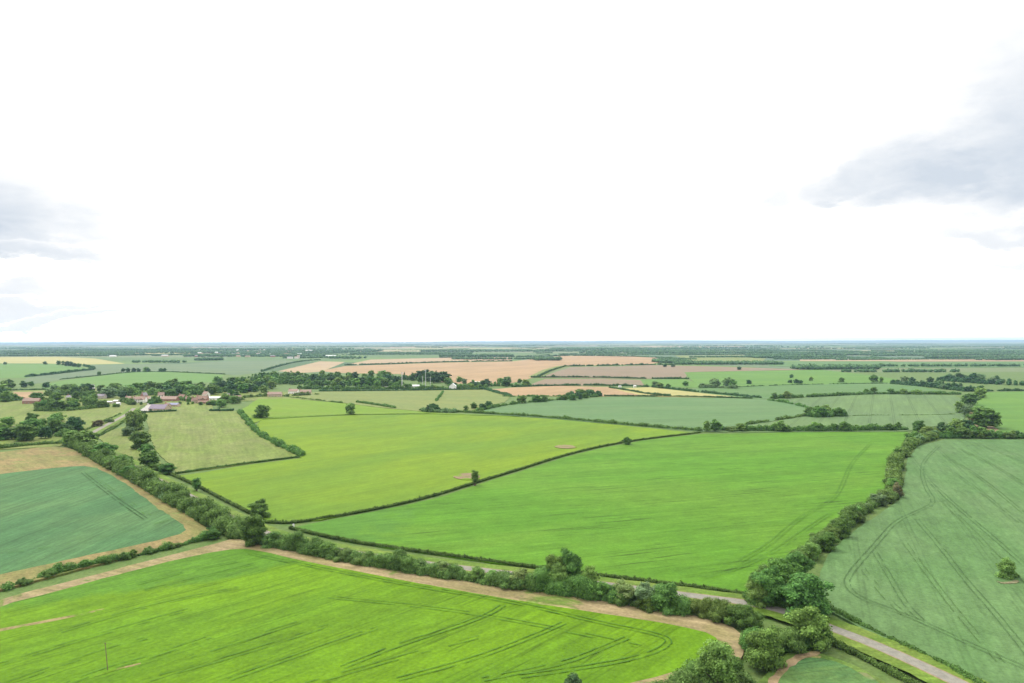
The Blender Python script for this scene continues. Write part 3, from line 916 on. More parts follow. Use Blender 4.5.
hedge('long hedge in front of the wood beside the dry field', [(-40, 455), (-10, 450), (20, 446.5), (45, 444.5), (70, 443)], 4.0, 5, 'hedge', .25, group=G)
hedge('short hedge on the near side of the lane by the village', [(97, 437), (108, 432), (118, 426), (126, 420)], 1.6, 2, 'trim', .2, group=G)
hedge('short hedge on the far side of the lane by the village', [(80, 433), (92, 428), (105, 421), (120, 415)], 2, 2.5, 'hedge', .3, group=G)
hedge('leafy hedge winding up between the two big green fields', [(760, 588), (780, 572), (800, 560), (816, 550), (832, 538), (848, 523), (862, 512), (878, 504), (892, 499)], 4.2, 5.0, 'hedge', .5, group=G)
hedge('tall brownish hedge climbing beside the right field towards the far corner', [(893, 497), (895, 485), (893, 475), (895, 464), (900, 455), (912, 446), (928, 440), (942, 435)], 5.0, 6.5, 'hedge', .45, group=G, tint=(1.12, 1.0, .95))
hedge('thick hedge along the top of the right-hand field', [(940, 438), (970, 437.5), (1000, 438), (1040, 438.5), (1100, 439), (1500, 440)], 7, 7, 'oak', .35, group=G)
hedge('straight dark hedge along the top of the big green field', [(722, 430.5), (760, 431), (830, 431), (905, 430)], 5.5, 5.0, 'oak', .25, .0, group=G)
hedge('hedge running between the grey-green and the yellow-green fields', [(420, 410.5), (460, 412), (500, 414.5), (560, 418.5), (620, 424.5), (700, 431)], 3.0, 3.2, 'oak', .25, group=G)
hedge('short hedge at the near edge of the hay meadow', [(357, 402.5), (372, 404.5), (395, 408.2)], 3.2, 3.5, 'oak', .2, group=G)
hedge('low scrappy hedge at the village end of the hay meadow', [(285, 397), (305, 399), (342, 403)], 1.8, 2.5, 'oak', .3, .1, group=G)
hedge('faint grassy bank across the yellow-green field', [(256, 418.5), (300, 417), (345, 415), (430, 413.6)], .7, 1.2, 'trim', .1, trimmed=True, group=G)
hedge('gappy hedge curving round the pale striped field', [(738, 426), (755, 423.5), (775, 420.5), (800, 417), (812, 415)], 2.6, 3, 'oak', .4, .25, group=G)
hedge('short broken hedge left of the small wood', [(768, 400.5), (785, 402.5), (792, 404.5), (808, 408), (815, 412)], 3.0, 3.5, 'oak', .4, .25, group=G)
hedge('thin ditch hedge across the pale striped field', [(840, 416.5), (870, 415.5), (920, 415.5), (955, 414.5)], 1.0, 1.5, 'trim', .2, .1, group=G)
hedge('long dark hedge above the pale striped field', [(772, 398.4), (800, 397.6), (830, 396), (880, 394), (960, 394.5)], 4.8, 4, 'oak', .25, .04, group=G)
hedge('roadside hedge on the field side of the grey road', [(834, 612), (860, 626), (905, 648.5), (945, 667), (985, 690), (1060, 728), (1200, 797), (1500, 940)], 1.7, 1.9, 'trim', .2, group=G, hvar=1)
hedge('trimmed hedge on the near side of the grey road', [(797, 634), (822, 640), (858, 656), (900, 678), (950, 706), (1080, 778), (1300, 905)], 1.8, 2.2, 'trim', .2, group=G)
hedge('bush hedge along the upper left edge of the grey-green field', [(478, 411), (500, 406.5), (520, 403.5), (560, 400), (598, 396.6)], 3.2, 4, 'oak', .5, .15, group=G)
hedge('thin straight hedge along the top of the grey-green field', [(605, 396.2), (640, 396.4), (700, 397), (752, 398.6)], 2.6, 2.5, 'dark', .15, group=G)
hedge('hedge above the short orange field', [(512, 387), (560, 385.6), (600, 385.4), (650, 386.6), (700, 392.4), (760, 398)], 3.8, 3.5, 'dark', .25, .02, group=G)
hedge('slanting hedge between the orange and the yellow field', [(610, 388), (630, 391), (650, 394.8), (670, 395.6)], 3.2, 3.5, 'dark', .2, group=G)
hedge('dotted hedge in front of the short orange field', [(502, 396.6), (540, 396.4), (582, 396.2)], 2.2, 2.5, 'oak', .4, .15, group=G)
hedge('hedge below the bare brown field', [(532, 377.6), (570, 377.4), (600, 377.6), (640, 378.8), (688, 379)], 4.2, 4, 'dark', .25, .03, group=G)
hedge('hedge above the bare brown field', [(565, 366.4), (600, 365.9), (640, 365), (680, 364.6)], 5, 4.5, 'dark', .4, .1, group=G)
hedge('slanting hedge at the left end of the bare brown field', [(538, 377), (550, 371), (566, 366.2)], 4.5, 5, 'dark', .2, group=G)
hedge('thin hedge between two green fields beyond the striped one', [(700, 388.4), (740, 387), (800, 384.6), (895, 383.4)], 1.8, 2, 'dark', .3, .1, group=G)
hedge('long hedge across the ripe orange field', [(345, 365.2), (390, 364.2), (420, 363), (460, 361.8), (512, 361.2)], 5.5, 5, 'dark', .25, .05, group=G)
hedge('hedge along the far edge of the ripe orange field', [(440, 357.8), (520, 357), (575, 355.6), (640, 356.8)], 7, 6, 'dark', .3, .05, group=G)
hedge('hedge between the far green and grey fields on the left', [(26, 377), (48, 375), (62, 373.3), (78, 371.4), (98, 369.4), (84, 366)], 6.5, 6, 'dark', .35, .15, group=G)
hedge('thin hedge above the far green strip', [(60, 379.6), (98, 375.8), (128, 372.4), (160, 371.4), (225, 374.4)], 2.4, 3, 'dark', .25, group=G)
hedge('hedge slanting beside the far tan field', [(262, 371.6), (280, 366), (300, 361.4), (320, 360)], 5, 5, 'dark', .3, group=G)
hedge('short hedge dividing the hay meadow', [(436, 401.5), (440, 396.5), (443, 392)], 2.4, 3, 'oak', .4, .1, group=G)
hedge('hedge right of the hay meadow below the orange field', [(486, 389.5), (497, 393), (512, 396.5)], 4, 5, 'dark', .3, group=G)
hedge('hedge along the top of the hay meadow', [(320, 391.4), (380, 391), (440, 390.2), (486, 389.6)], 3.4, 4, 'dark', .25, group=G)
hedge('clipped hedge in front of the grey-roofed barn', [(141, 413.2), (155, 412.6), (176, 411.6)], 3, 2.5, 'dark', .1, trimmed=True, group=G)
hedge('clipped dark hedge at the top of the village pasture', [(210, 411.4), (222, 411.4), (233, 411.2)], 3.4, 3, 'dark', .1, trimmed=True, group=G)
hedge('belt of scrub along the far right field edge', [(975, 391.6), (1000, 391), (1060, 391)], 4, 5, 'dark', .3, .15, group=G)
hedge('hedge in front of the tan field far left', [(-30, 401.6), (14, 401), (42, 400)], 3, 4, 'dark', .25, group=G)
hedge('hedge behind the tan field far left', [(-20, 390.6), (15, 390.6), (46, 390)], 3, 4, 'dark', .2, group=G)

# ================================================================== SINGLE TREES
T = tree
near = 'trees and bushes by the lane'
T(570, 588, 44, 26, 'oak', 'tall oak of the pair standing above the roadside hedge', near)
T(556, 588, 36, 24, 'oak', 'broad oak leaning left beside the taller oak of the pair', near)
T(558, 592, 30, 22, 'light', 'pale leafy tree in front of the oak pair', near)
T(590, 594, 29, 20, 'light', 'grey-green open tree right of the oak pair', near)
T(625, 606, 22, 22, 'bush', 'dark round bush between the oak pair and the road gap', near)
T(648, 611, 22, 20, 'bush', 'low dark bush just left of the roadside thorn', near)
T(668, 613, 34, 28, 'oak', 'dark thorn tree beside the first gap showing the road', near)
T(512, 588, 20, 24, 'bush', 'rounded bush in the roadside hedge left of the oak pair', near)
T(478, 584, 19, 12, 'sparse', 'thin straggly tree poking out of the roadside hedge', near)
T(704, 617, 25, 24, 'bush', 'small bush right of the first gap showing the road', near)
T(722, 622, 29, 27, 'bush', 'middle bush of the thicket beside the road bend', near)
T(742, 627, 30, 28, 'bush', 'rightmost bush of the thicket beside the road bend', near)
T(770, 606, 42, 36, 'oak', 'left tree of the tall clump beyond the road', near)
T(785, 597, 40, 36, 'oak', 'hindmost tree of the tall clump beyond the road', near)
T(757, 607, 30, 24, 'light', 'pale tree at the left foot of the tall clump beyond the road', near)
T(808, 617, 48, 52, 'oak', 'broad dark tree at the corner of the right field', near)
T(808, 646, 42, 44, 'light', 'pale-crowned tree beside the grey road', near)
T(785, 652, 34, 30, 'bush', 'bush between the round tree and the pale-crowned tree', near)
T(764, 668, 46, 40, 'oak', 'round dark tree left of the pale-crowned tree', near)
T(718, 698, 58, 46, 'light', 'large airy tree cut by the bottom edge of the photo', near)
T(742, 692, 26, 26, 'bush', 'low bush right of the large airy tree', near)
T(690, 702, 36, 40, 'bush', 'wide bush left of the large airy tree', near)
T(665, 708, 32, 34, 'bush', 'wide rounded bush at the corner of the lime field', near)
T(640, 712, 30, 28, 'bush', 'low bush left of the wide rounded bush', near)
T(574, 703, 30, 26, 'dark', 'lone dark treetop at the bottom of the lime field', near)
T(525, 710, 24, 20, 'bush', 'rounded treetop at the bottom of the lime field', near)
T(492, 707, 20, 20, 'light', 'light green treetop at the bottom of the lime field', near)
T(465, 706, 22, 22, 'oak', 'leftmost small treetop at the bottom of the lime field', near)
T(259, 518, 20, 21, 'oak', 'small round oak behind the big tree at the lane corner', near)
T(254, 546, 35, 24, 'oak', 'big dark tree at the lane corner beside the dirt headland', near)
T(196.5, 492, 14, 8, 'poplar', 'small slim tree in the lane hedge below the pasture', near)
T(212, 539, 13, 15, 'oak', 'rounded bush ending the hedge at the field corner', near)
T(475, 486, 16, 7, 'poplar', 'lone slim tree on the curving hedge beside bare soil', 'lone field trees')
T(627, 445, 8.5, 9, 'oak', 'lone round tree on the curving hedge between the fields', 'lone field trees')
T(262, 418, 15, 16, 'oak', 'lone oak at the left end of the yellow-green field', 'lone field trees')
T(350, 414.5, 13.5, 12, 'light', 'lone light tree on the bank in the yellow-green field', 'lone field trees')
T(1007, 580, 23, 17, 'light', 'lone small tree on bare soil in the right-hand field', 'lone field trees')
T(1012, 578, 9, 10, 'bush', 'dark thorn bush beneath the lone small tree', 'lone field trees')
# column of trees from the village to the lane
vc = 'trees between the paddock and the village pasture'
T(134, 433, 26, 19, 'light', 'tall light green tree heading the row beside the pasture', vc)
T(128, 436, 10, 12, 'grey', 'pale bush beside the tall light green tree', vc)
T(141, 449, 20, 18, 'oak', 'grey-green round tree second in the row beside the pasture', vc)
T(137, 429, 20, 14, 'oak', 'dark crown just behind the tall light green tree', vc)
T(146, 458, 15, 14, 'oak', 'middle oak in the row beside the pasture', vc)
T(150, 467, 18, 18, 'oak', 'large oak near the lane end of the row beside the pasture', vc)
T(167, 474, 12, 15, 'oak', 'small round tree at the foot of the village pasture', vc)
T(158, 470, 9, 12, 'bush', 'low bush between the large oak and small round tree', vc)
T(74, 432, 17, 16, 'dark', 'dark rounded tree above the lane bend', vc)
T(66, 434, 11, 14, 'dark', 'low dark tree left of the rounded tree by the lane', vc)
T(85, 447, 17, 22, 'oak', 'first big oak of the lane hedge near the bend', vc)
T(72, 446, 16, 18, 'light', 'light green tree at the top of the lane hedge', vc)
T(103, 457, 15, 20, 'oak', 'second big oak down the lane hedge from the bend', vc)
T(122, 469, 15, 20, 'oak', 'third big oak down the lane hedge from the bend', vc)
T(98, 427, 8, 10, 'red', 'small brownish bush on the far verge of the lane', vc)
T(109, 423, 6, 8, 'bush', 'small bush on the far verge nearest the village', vc)
# trees on the top hedges
th = 'trees along the top hedges'
T(707, 431.5, 11, 9, 'light', 'left tree of the close pair on the top hedge', th)
T(715.5, 431.5, 13.5, 11, 'oak', 'right and darker tree of the close pair on the top hedge', th)
T(731, 431, 6.5, 13, 'bush', 'broad dark bush beside the close tree pair', th)
T(780, 431.5, 12, 14, 'light', 'spreading pale tree on the straight top hedge', th)
T(820, 431, 8, 7, 'oak', 'small tree on the top hedge below the small wood', th)
T(844, 431, 10, 10, 'oak', 'round tree on the top hedge right of the small wood', th)
T(898, 430, 9, 7, 'oak', 'upright small tree near the right end of the top hedge', th)
T(774.5, 398.8, 7, 6, 'oak', 'left tree of two on the far long hedge', th)
T(787, 398.4, 8, 8.5, 'light', 'right tree of two on the far long hedge', th)
T(866, 394.4, 6, 7, 'light', 'pale round tree on the far long hedge', th)
T(873.5, 394.2, 8, 7, 'oak', 'dark round tree on the far long hedge', th)
T(891, 394.2, 6, 7, 'oak', 'first of the three even trees on the far long hedge', th)
T(903, 394.4, 6, 8, 'light', 'second of the three even trees on the far long hedge', th)
T(917, 394.6, 6, 9, 'light', 'third of the three even trees on the far long hedge', th)
T(839, 404 + 13, 0.1, 0.1, 'oak', 'x', th) if False else None
T(749, 384, 4.5, 5, 'dark', 'lone dark tree left in the spring green field', th)
T(791.5, 378, 4, 4, 'dark', 'lone small tree in the spring green field centre', th)
T(811, 381, 4.5, 4, 'light', 'lone pale tree in the spring green field', th)
T(841.5, 382.5, 5.5, 6, 'oak', 'lone round tree at the right of the spring green field', th)
T(874, 382.5, 8, 8, 'oak', 'round tree by the corner of the spring green field', th)
T(881.5, 382.5, 6, 4, 'light', 'slim pale tree by the corner of the spring green field', th)
T(739, 369.8, 3.5, 4, 'dark', 'lone tree at the right end of the bare brown field', th)
T(665, 367, 3.5, 4, 'dark', 'left of two dots of tree above the bare brown field', th)
T(673, 367, 3.5, 4, 'dark', 'right of two dots of tree above the bare brown field', th)
T(5, 364.5, 3, 3.5, 'oak', 'left lone tree between barley and the green field', th)
T(45, 364.5, 3.5, 4, 'oak', 'right lone tree between barley and the green field', th)
T(99, 375.5, 4.5, 3.5, 'oak', 'lone tree on the grey-green slope far left', th)
items = []
for x, hh, kd in ((123, 4, 'dark'), (128, 4.6, 'oak'), (134, 4.2, 'dark'), (138.5, 4, 'dark'), (146, 5.6, 'light'), (148.5, 4, 'dark'), (161, 4, 'oak'), (164.5, 4, 'dark')):
    items.append((x, kd, T(x, 371.8, hh, hh * 1.0, kd, None, 'dotted row of trees above the far green strip')))
ordinal_labels(items, 'in the dotted row above the far green strip')
items = []
for x, y, hh, w, kd in ((58.5, 365, 5, 4, 'oak'), (63, 365.5, 5, 3.5, 'oak'), (67, 366, 5.4, 4.5, 'dark'), (71, 366.2, 5.2, 4.5, 'dark'), (75, 366.8, 4, 4, 'dark'), (79, 367.2, 4.4, 4.5, 'oak')):
    items.append((x, kd, T(x, y, hh, w, kd, None, 'small clump beside the barley')))
ordinal_labels(items, 'in the small clump beside the barley')
# the big clump where the hedges meet at right
rc = 'clump of trees at the right hedge junction'
for a in ((985, 428, 23, 25, 'oak', 'largest round tree of the clump at the hedge junction'),
          (975, 424, 13, 14, 'red', 'reddish brown tree left of the largest round tree'),
          (968, 417, 14, 14, 'grey', 'pale green tree above the reddish brown tree'),
          (959, 413, 12, 11, 'light', 'small light tree at the upper left of the clump'),
          (970, 405, 13, 15, 'oak', 'round tree behind the reddish brown tree'),
          (980, 398, 12, 14, 'light', 'light tree at the far end of the clump'),
          (980, 392, 7, 8, 'dark', 'small dark tree behind the far end of the clump'),
          (941, 432, 11, 9, 'dark', 'dark tree left of the hedge junction'),
          (958, 432, 14, 18, 'light', 'light round tree above the thick top hedge'),
          (969, 433, 15, 14, 'dark', 'dark round tree beside the largest tree'),
          (949, 437, 13, 14, 'dark', 'dark low tree at the hedge junction corner'),
          (963, 438, 12, 14, 'oak', 'low green tree on the thick top hedge'),
          (982, 438, 12, 14, 'light', 'low pale tree below the largest round tree'),
          (919, 432, 13, 12, 'oak', 'oak standing where the top hedge meets the tall brownish hedge'),
          (929, 436, 14, 16, 'hb', 'broad bush left of the junction gap'),
          (914, 442, 14, 14, 'hb', 'broad bush on the tall brownish hedge'),
          (1017, 438, 8, 8, 'dark', 'dark tree on the thick top hedge by the photo edge'),
          (903, 457, 12, 12, 'hb', 'round bush halfway up the tall brownish hedge'),
          (897, 470, 12, 11, 'hb', 'round bush above the kink of the tall brownish hedge'),
          (897, 498, 17, 12, 'red', 'brown leaved tree at the kink of the hedge'),
          (843, 538, 22, 17, 'oak', 'dark oak in the hedge winding between green fields'),
          (828, 551, 20, 18, 'oak', 'second dark oak down the winding hedge'),
          (813, 560, 20, 18, 'light', 'pale tree in the winding hedge above the tall clump'),
          (797, 577, 26, 26, 'oak', 'large tree of the winding hedge behind the tall clump'),
          (856, 522, 14, 14, 'bush', 'round bush high on the winding hedge')):
    kd = 'bush' if a[4] == 'hb' else a[4]
    T(a[0], a[1], a[2], a[3], kd, a[5], rc)

def hedge_bushes(line, n, hr, where, group, mix, w=1.0, off=1.5):
    pts = smooth([Vector((a, b, 0)) for a, b in line], 2)
    L = [0]
    for a, b in zip(pts[:-1], pts[1:]): L.append(L[-1] + (b - a).length)
    items = []
    for i in range(n):
        t = L[-1] * (i + random.uniform(.15, .85)) / n
        q = max(j for j in range(len(L)) if L[j] <= t)
        q = min(q, len(pts) - 2)
        p = pts[q].lerp(pts[q + 1], (t - L[q]) / max(1e-6, L[q + 1] - L[q]))
        kd = random.choices([m[0] for m in mix], [m[1] for m in mix])[0]
        dz = P(p.x, p.y).y
        h = random.uniform(*hr)
        o = tree(p.x + random.uniform(-off, off), p.y + random.uniform(-.4, .6), h, h * random.uniform(.9, 1.3) * w, kd, None, group, 'bush' if kd in ('bush', 'flower') else 'tree', meters=True)
        items.append((p.x, kd, o))
    ordinal_labels(items, where)
HM = [('bush', 5), ('light', 3), ('oak', 3), ('flower', 1.5), ('grey', 1)]
hedge_bushes([(78, 449), (115, 470), (150, 490), (200, 518), (240, 538)], 15, (6.5, 9.5), 'in the tall lane hedge', 'bushes of the tall lane hedge', HM)
hedge_bushes([(268, 546), (350, 562), (450, 578), (535, 590)], 15, (5, 7.8), 'in the roadside hedge left of the oak pair', 'bushes of the roadside hedge', HM, 1.1)
hedge_bushes([(575, 596), (620, 603), (684, 613)], 5, (6, 9), 'in the roadside hedge right of the oak pair', 'bushes right of the oak pair', HM)
hedge_bushes([(790, 567), (816, 551), (848, 524), (878, 505), (890, 499)], 11, (5, 9), 'in the hedge winding between green fields', 'bushes of the winding hedge', HM, 1.05)
hedge_bushes([(894, 494), (893, 475), (897, 458), (912, 446), (935, 437)], 11, (6, 9), 'in the tall brownish hedge', 'bushes of the tall brownish hedge', [('grey', 3), ('bush', 3), ('light', 3)], 1.1)
hedge_bushes([(730, 431), (820, 431), (900, 430.5)], 7, (6, 9), 'in the straight top hedge', 'bushes of the straight top hedge', [('oak', 3), ('light', 3)])
hedge_bushes([(945, 437.5), (1024, 438.5)], 6, (7, 11), 'in the thick top hedge at right', 'bushes of the thick top hedge', HM)
hedge_bushes([(122, 404), (133, 404.6), (150, 405), (154, 404)], 4, (4.5, 7), 'around the pink-roofed farmhouse', 'garden trees of the farmhouse', [('light', 2), ('oak', 2)], 1, 1)
hedge_bushes([(176, 404), (186, 404.6), (210, 405), (218, 405)], 6, (4.5, 7.5), 'in front of the red brick farmhouse', 'garden trees before the brick farmhouse', [('light', 2), ('oak', 2)], 1, 1)
hedge_bushes([(104, 407), (120, 408), (124, 406)], 3, (5, 7), 'in front of the white village sheds', 'garden trees before the white sheds', [('light', 2), ('oak', 2)], 1, 1)
hedge_bushes([(20, 586), (60, 574), (110, 562), (160, 551), (205, 540)], 12, (2.3, 4.0), 'in the uneven hedge by the lime crop', 'bushes of the uneven hedge', [('bush', 4), ('oak', 3)], 1.1)

# ================================================================== BELTS
MIX = [('oak', 5), ('dark', 2), ('light', 4), ('grey', 1)]
belt([(-20, 386), (46, 386), (46, 388.5), (-20, 389)], 11, MIX, (11, 17), 'in the row beyond the tan field', 'row beyond the tan field', minpx=(4, 1))
belt([(-30, 394), (14, 394), (12, 404), (-30, 406)], 8, MIX, (15, 22), 'in the clump left of the tan field', 'clump left of the tan field', minpx=(5, 2))
belt([(34, 401), (60, 398), (64, 411), (36, 411)], 11, [('dark', 3), ('oak', 3), ('light', 3)], (11, 18), 'in the grove left of the village', 'grove left of the village', minpx=(5, 2.5))
belt([(62, 399), (104, 402), (102, 408), (64, 411)], 15, [('light', 4), ('oak', 4), ('dark', 1)], (11, 16), 'in the grove below the white village sheds', 'grove below the white sheds', minpx=(5, 2.2))
belt([(48, 392), (85, 390), (86, 397), (52, 399)], 13, MIX, (12, 18), 'behind the grove left of the village', 'trees behind the left grove', minpx=(4.5, 2))
belt([(86, 392), (131, 391), (130, 399), (96, 399)], 17, MIX, (13, 21), 'behind the farmhouse and white sheds', 'trees behind the farmhouse', minpx=(4.5, 1.8))
belt([(125, 389), (192, 387), (192, 396.5), (178, 397), (150, 396.5)], 24, [('oak', 4), ('light', 3), ('dark', 2)], (13, 20), 'behind the terracotta barn', 'trees behind the terracotta barn', minpx=(4.5, 1.8))
belt([(190, 387), (262, 381), (262, 391), (222, 396), (192, 396.5)], 28, MIX, (14, 21), 'behind the red brick farmhouse', 'trees behind the red brick farmhouse', minpx=(4.5, 1.8))
belt([(212, 398), (240, 394), (244, 405), (214, 409)], 13, [('light', 4), ('oak', 3), ('dark', 2)], (11, 17), 'right of the red brick farmhouse', 'trees right of the red brick farmhouse', minpx=(5, 2.2))
belt([(240, 388), (276, 384), (268, 396), (244, 398)], 12, MIX, (12, 18), 'beside the tawny cottages', 'trees beside the tawny cottages', minpx=(5, 2))
belt([(262, 376), (345, 377), (345, 389), (300, 388), (262, 384)], 34, [('oak', 4), ('dark', 3), ('light', 3)], (13, 20), 'in the wood beyond the cottages', 'wood beyond the cottages', minpx=(4.5, 1.8))
belt([(345, 379), (400, 376), (400, 387), (345, 389.5)], 26, [('oak', 4), ('dark', 2), ('light', 3)], (15, 23), 'in the wood left of the masts', 'wood left of the masts', minpx=(4.5, 1.8))
belt([(404, 378), (444, 379), (444, 384), (404, 382)], 15, [('dark', 6), ('conifer', 2)], (18, 26), 'in the dark wood behind the masts', 'dark wood behind the masts', minpx=(4.5, 1.6))
belt([(402, 388), (486, 386), (486, 389.5), (404, 390)], 17, [('oak', 3), ('light', 3), ('dark', 1)], (8, 13), 'in the low row in front of the masts', 'low row in front of the masts', minpx=(5, 1))
belt([(444, 382), (530, 382), (545, 384), (530, 386.5), (450, 387)], 18, MIX, (10, 17), 'below the ripe orange field', 'trees below the ripe orange field', minpx=(5, 1.2))
belt([(-10, 424), (58, 420), (66, 432), (60, 441), (-10, 445)], 22, [('oak', 4), ('light', 3), ('dark', 2)], (11, 17), 'in the wood behind the long hedge', 'wood behind the long hedge', minpx=(8, 4))
belt([(805, 414.5), (842, 414), (842, 417.5), (805, 417.8)], 10, [('oak', 4), ('light', 2)], (11, 14.5), 'in the small wood among the striped fields', 'small wood among the striped fields', minpx=(4, .8))
belt([(422, 410), (448, 411), (448, 413), (424, 412)], 5, [('grey', 2), ('dark', 2)], (8, 12), 'at the near corner of the hay meadow', 'near corner of the hay meadow', minpx=(5, .8))
belt([(448, 411), (500, 406), (502, 408), (452, 413)], 6, [('dark', 2), ('oak', 2)], (7, 10), 'between hay meadow and grey-green field', 'between hay meadow and grey-green field', minpx=(6, .8))
belt([(505, 402), (580, 397), (600, 396), (600, 398), (508, 406)], 12, [('dark', 2), ('oak', 3)], (8, 12), 'along the top left of the grey-green field', 'top left of the grey-green field', minpx=(5, .6))
belt([(576, 394), (600, 393.5), (600, 396), (576, 396.5)], 6, [('dark', 2), ('oak', 2)], (9, 13), 'in the copse by the orange field corner', 'copse by the orange field corner', minpx=(4, .8))
belt([(645, 386), (690, 385.5), (692, 388.5), (648, 388.5)], 7, [('oak', 3), ('grey', 2)], (9, 14), 'in the thicket below the brown field', 'thicket below the brown field', minpx=(4, .8))
belt([(698, 383), (728, 385), (735, 388), (700, 388)], 9, [('oak', 2), ('grey', 3)], (9, 20), 'in the leafy copse beside the soft green field', 'leafy copse by the soft green field', minpx=(4, 1))
belt([(790, 382.5), (805, 382.5), (808, 384), (790, 384)], 4, [('dark', 2)], (7, 10), 'in the tiny copse in the spring green field', 'tiny copse in the spring green field', minpx=(4, .6))
belt([(896, 381), (935, 382), (970, 388), (970, 392), (940, 391)], 16, [('dark', 2), ('grey', 3)], (8, 14), 'in the slanting belt towards the right clump', 'slanting belt on the right', minpx=(5, 1))
belt([(944, 377), (1040, 383), (1040, 386), (990, 384), (944, 380)], 16, [('dark', 3), ('grey', 2)], (11, 17), 'in the right belt above the bright field', 'right belt above the bright field', minpx=(6, 1))

def thicket(label, px, h, w, kind='oak', ragged=.4, gaps=0.0):
    o = hedge(label, px, h, w, kind, ragged, gaps, group='scrub under the trees', name='thicket')
    if o: o['category'] = 'thicket'
thicket('dark undergrowth beneath the wood beyond the cottages', [(262, 381), (300, 384), (345, 385.5), (400, 385.5)], 11, 55, 'oak')
thicket('bushy undergrowth beneath the wood left of the masts', [(262, 377.5), (345, 380.5), (400, 379), (440, 380.5)], 12, 60, 'oak')
thicket('leafy scrub in front of the wood left of the masts', [(300, 388.6), (345, 389.4), (400, 388.6), (486, 389)], 6, 12, 'oak', .4)
thicket('dark scrub beneath the trees behind the red brick farmhouse', [(190, 394.5), (225, 392), (262, 387)], 10, 50, 'oak')
thicket('scrub beneath the trees behind the terracotta barn', [(128, 395), (155, 395), (192, 394.5)], 10, 40, 'light')
thicket('scrub beneath the trees behind the farmhouse', [(88, 396), (110, 396), (130, 395.5)], 9, 30, 'oak')
thicket('garden shrubs right of the red brick farmhouse', [(213, 405), (226, 403), (240, 400)], 6, 14, 'light')
thicket('garden shrubs between the tawny cottages', [(244, 398), (262, 396.5), (285, 396.5), (318, 394.5)], 4.5, 9, 'hedge', .5, .1)
thicket('scrub in the grove below the white village sheds', [(36, 411), (62, 411.5), (84, 409.5), (104, 407)], 5, 10, 'oak')
thicket('undergrowth of the wood behind the long hedge', [(-20, 437), (20, 437), (50, 434), (66, 430)], 7, 30, 'oak')
thicket('thick scrub of the clump left of the tan field', [(-30, 403), (0, 402), (14, 400)], 8, 25, 'oak')
thicket('undergrowth of the small wood among the striped fields', [(811, 417), (825, 416.6), (842, 416)], 8, 14, 'oak', .2)
thicket('scrub along the slanting belt on the right', [(896, 384), (920, 386), (950, 389), (970, 391.5)], 8, 22, 'dark', .4)
thicket('scrub along the right belt above the bright field', [(944, 380.5), (975, 383), (1000, 384.6), (1060, 386)], 11, 30, 'dark', .3)
thicket('scrub of the leafy copse beside the soft green field', [(700, 387.4), (718, 388), (736, 388.6)], 7, 12, 'grey', .4)
thicket('scrub below the ripe orange field', [(450, 386.8), (480, 386), (530, 385.6)], 7, 18, 'oak', .4)
thicket('scrub in the copse by the orange field corner', [(572, 396.6), (588, 396), (600, 396)], 8, 14, 'dark', .3)
thicket('shrubs at the near corner of the hay meadow', [(424, 411.8), (440, 412.4), (455, 412.4)], 6, 8, 'grey', .4)
thicket('scrub behind the grove left of the village', [(48, 396), (66, 395), (86, 394)], 8, 22, 'oak')
thicket('dark scrub beneath the tall clump beyond the road', [(752, 604), (775, 603), (800, 606), (822, 612)], 5.5, 9, 'oak')
thicket('scrub joining the round tree and the pale-crowned tree', [(752, 652), (775, 652), (800, 645), (818, 640)], 5, 7, 'oak')
thicket('long ragged scrub at the bottom edge of the lime field', [(610, 716), (640, 706), (672, 694), (700, 684), (730, 674)], 5.0, 6, 'oak')
thicket('garden trees hiding the red brick farmhouse end', [(178, 400), (187, 400.5), (192, 402)], 7, 10, 'oak')
thicket('shrubs around the farm lane end', [(124, 402), (130, 403), (132, 405)], 6, 8, 'oak')
thicket('shrubs between farmhouse and terracotta barn', [(151, 404), (156, 403), (160, 403)], 7, 9, 'oak')
thicket('low scrub on both banks of the lane bend', [(60, 436), (72, 437), (80, 443)], 5, 10, 'hedge', .4)

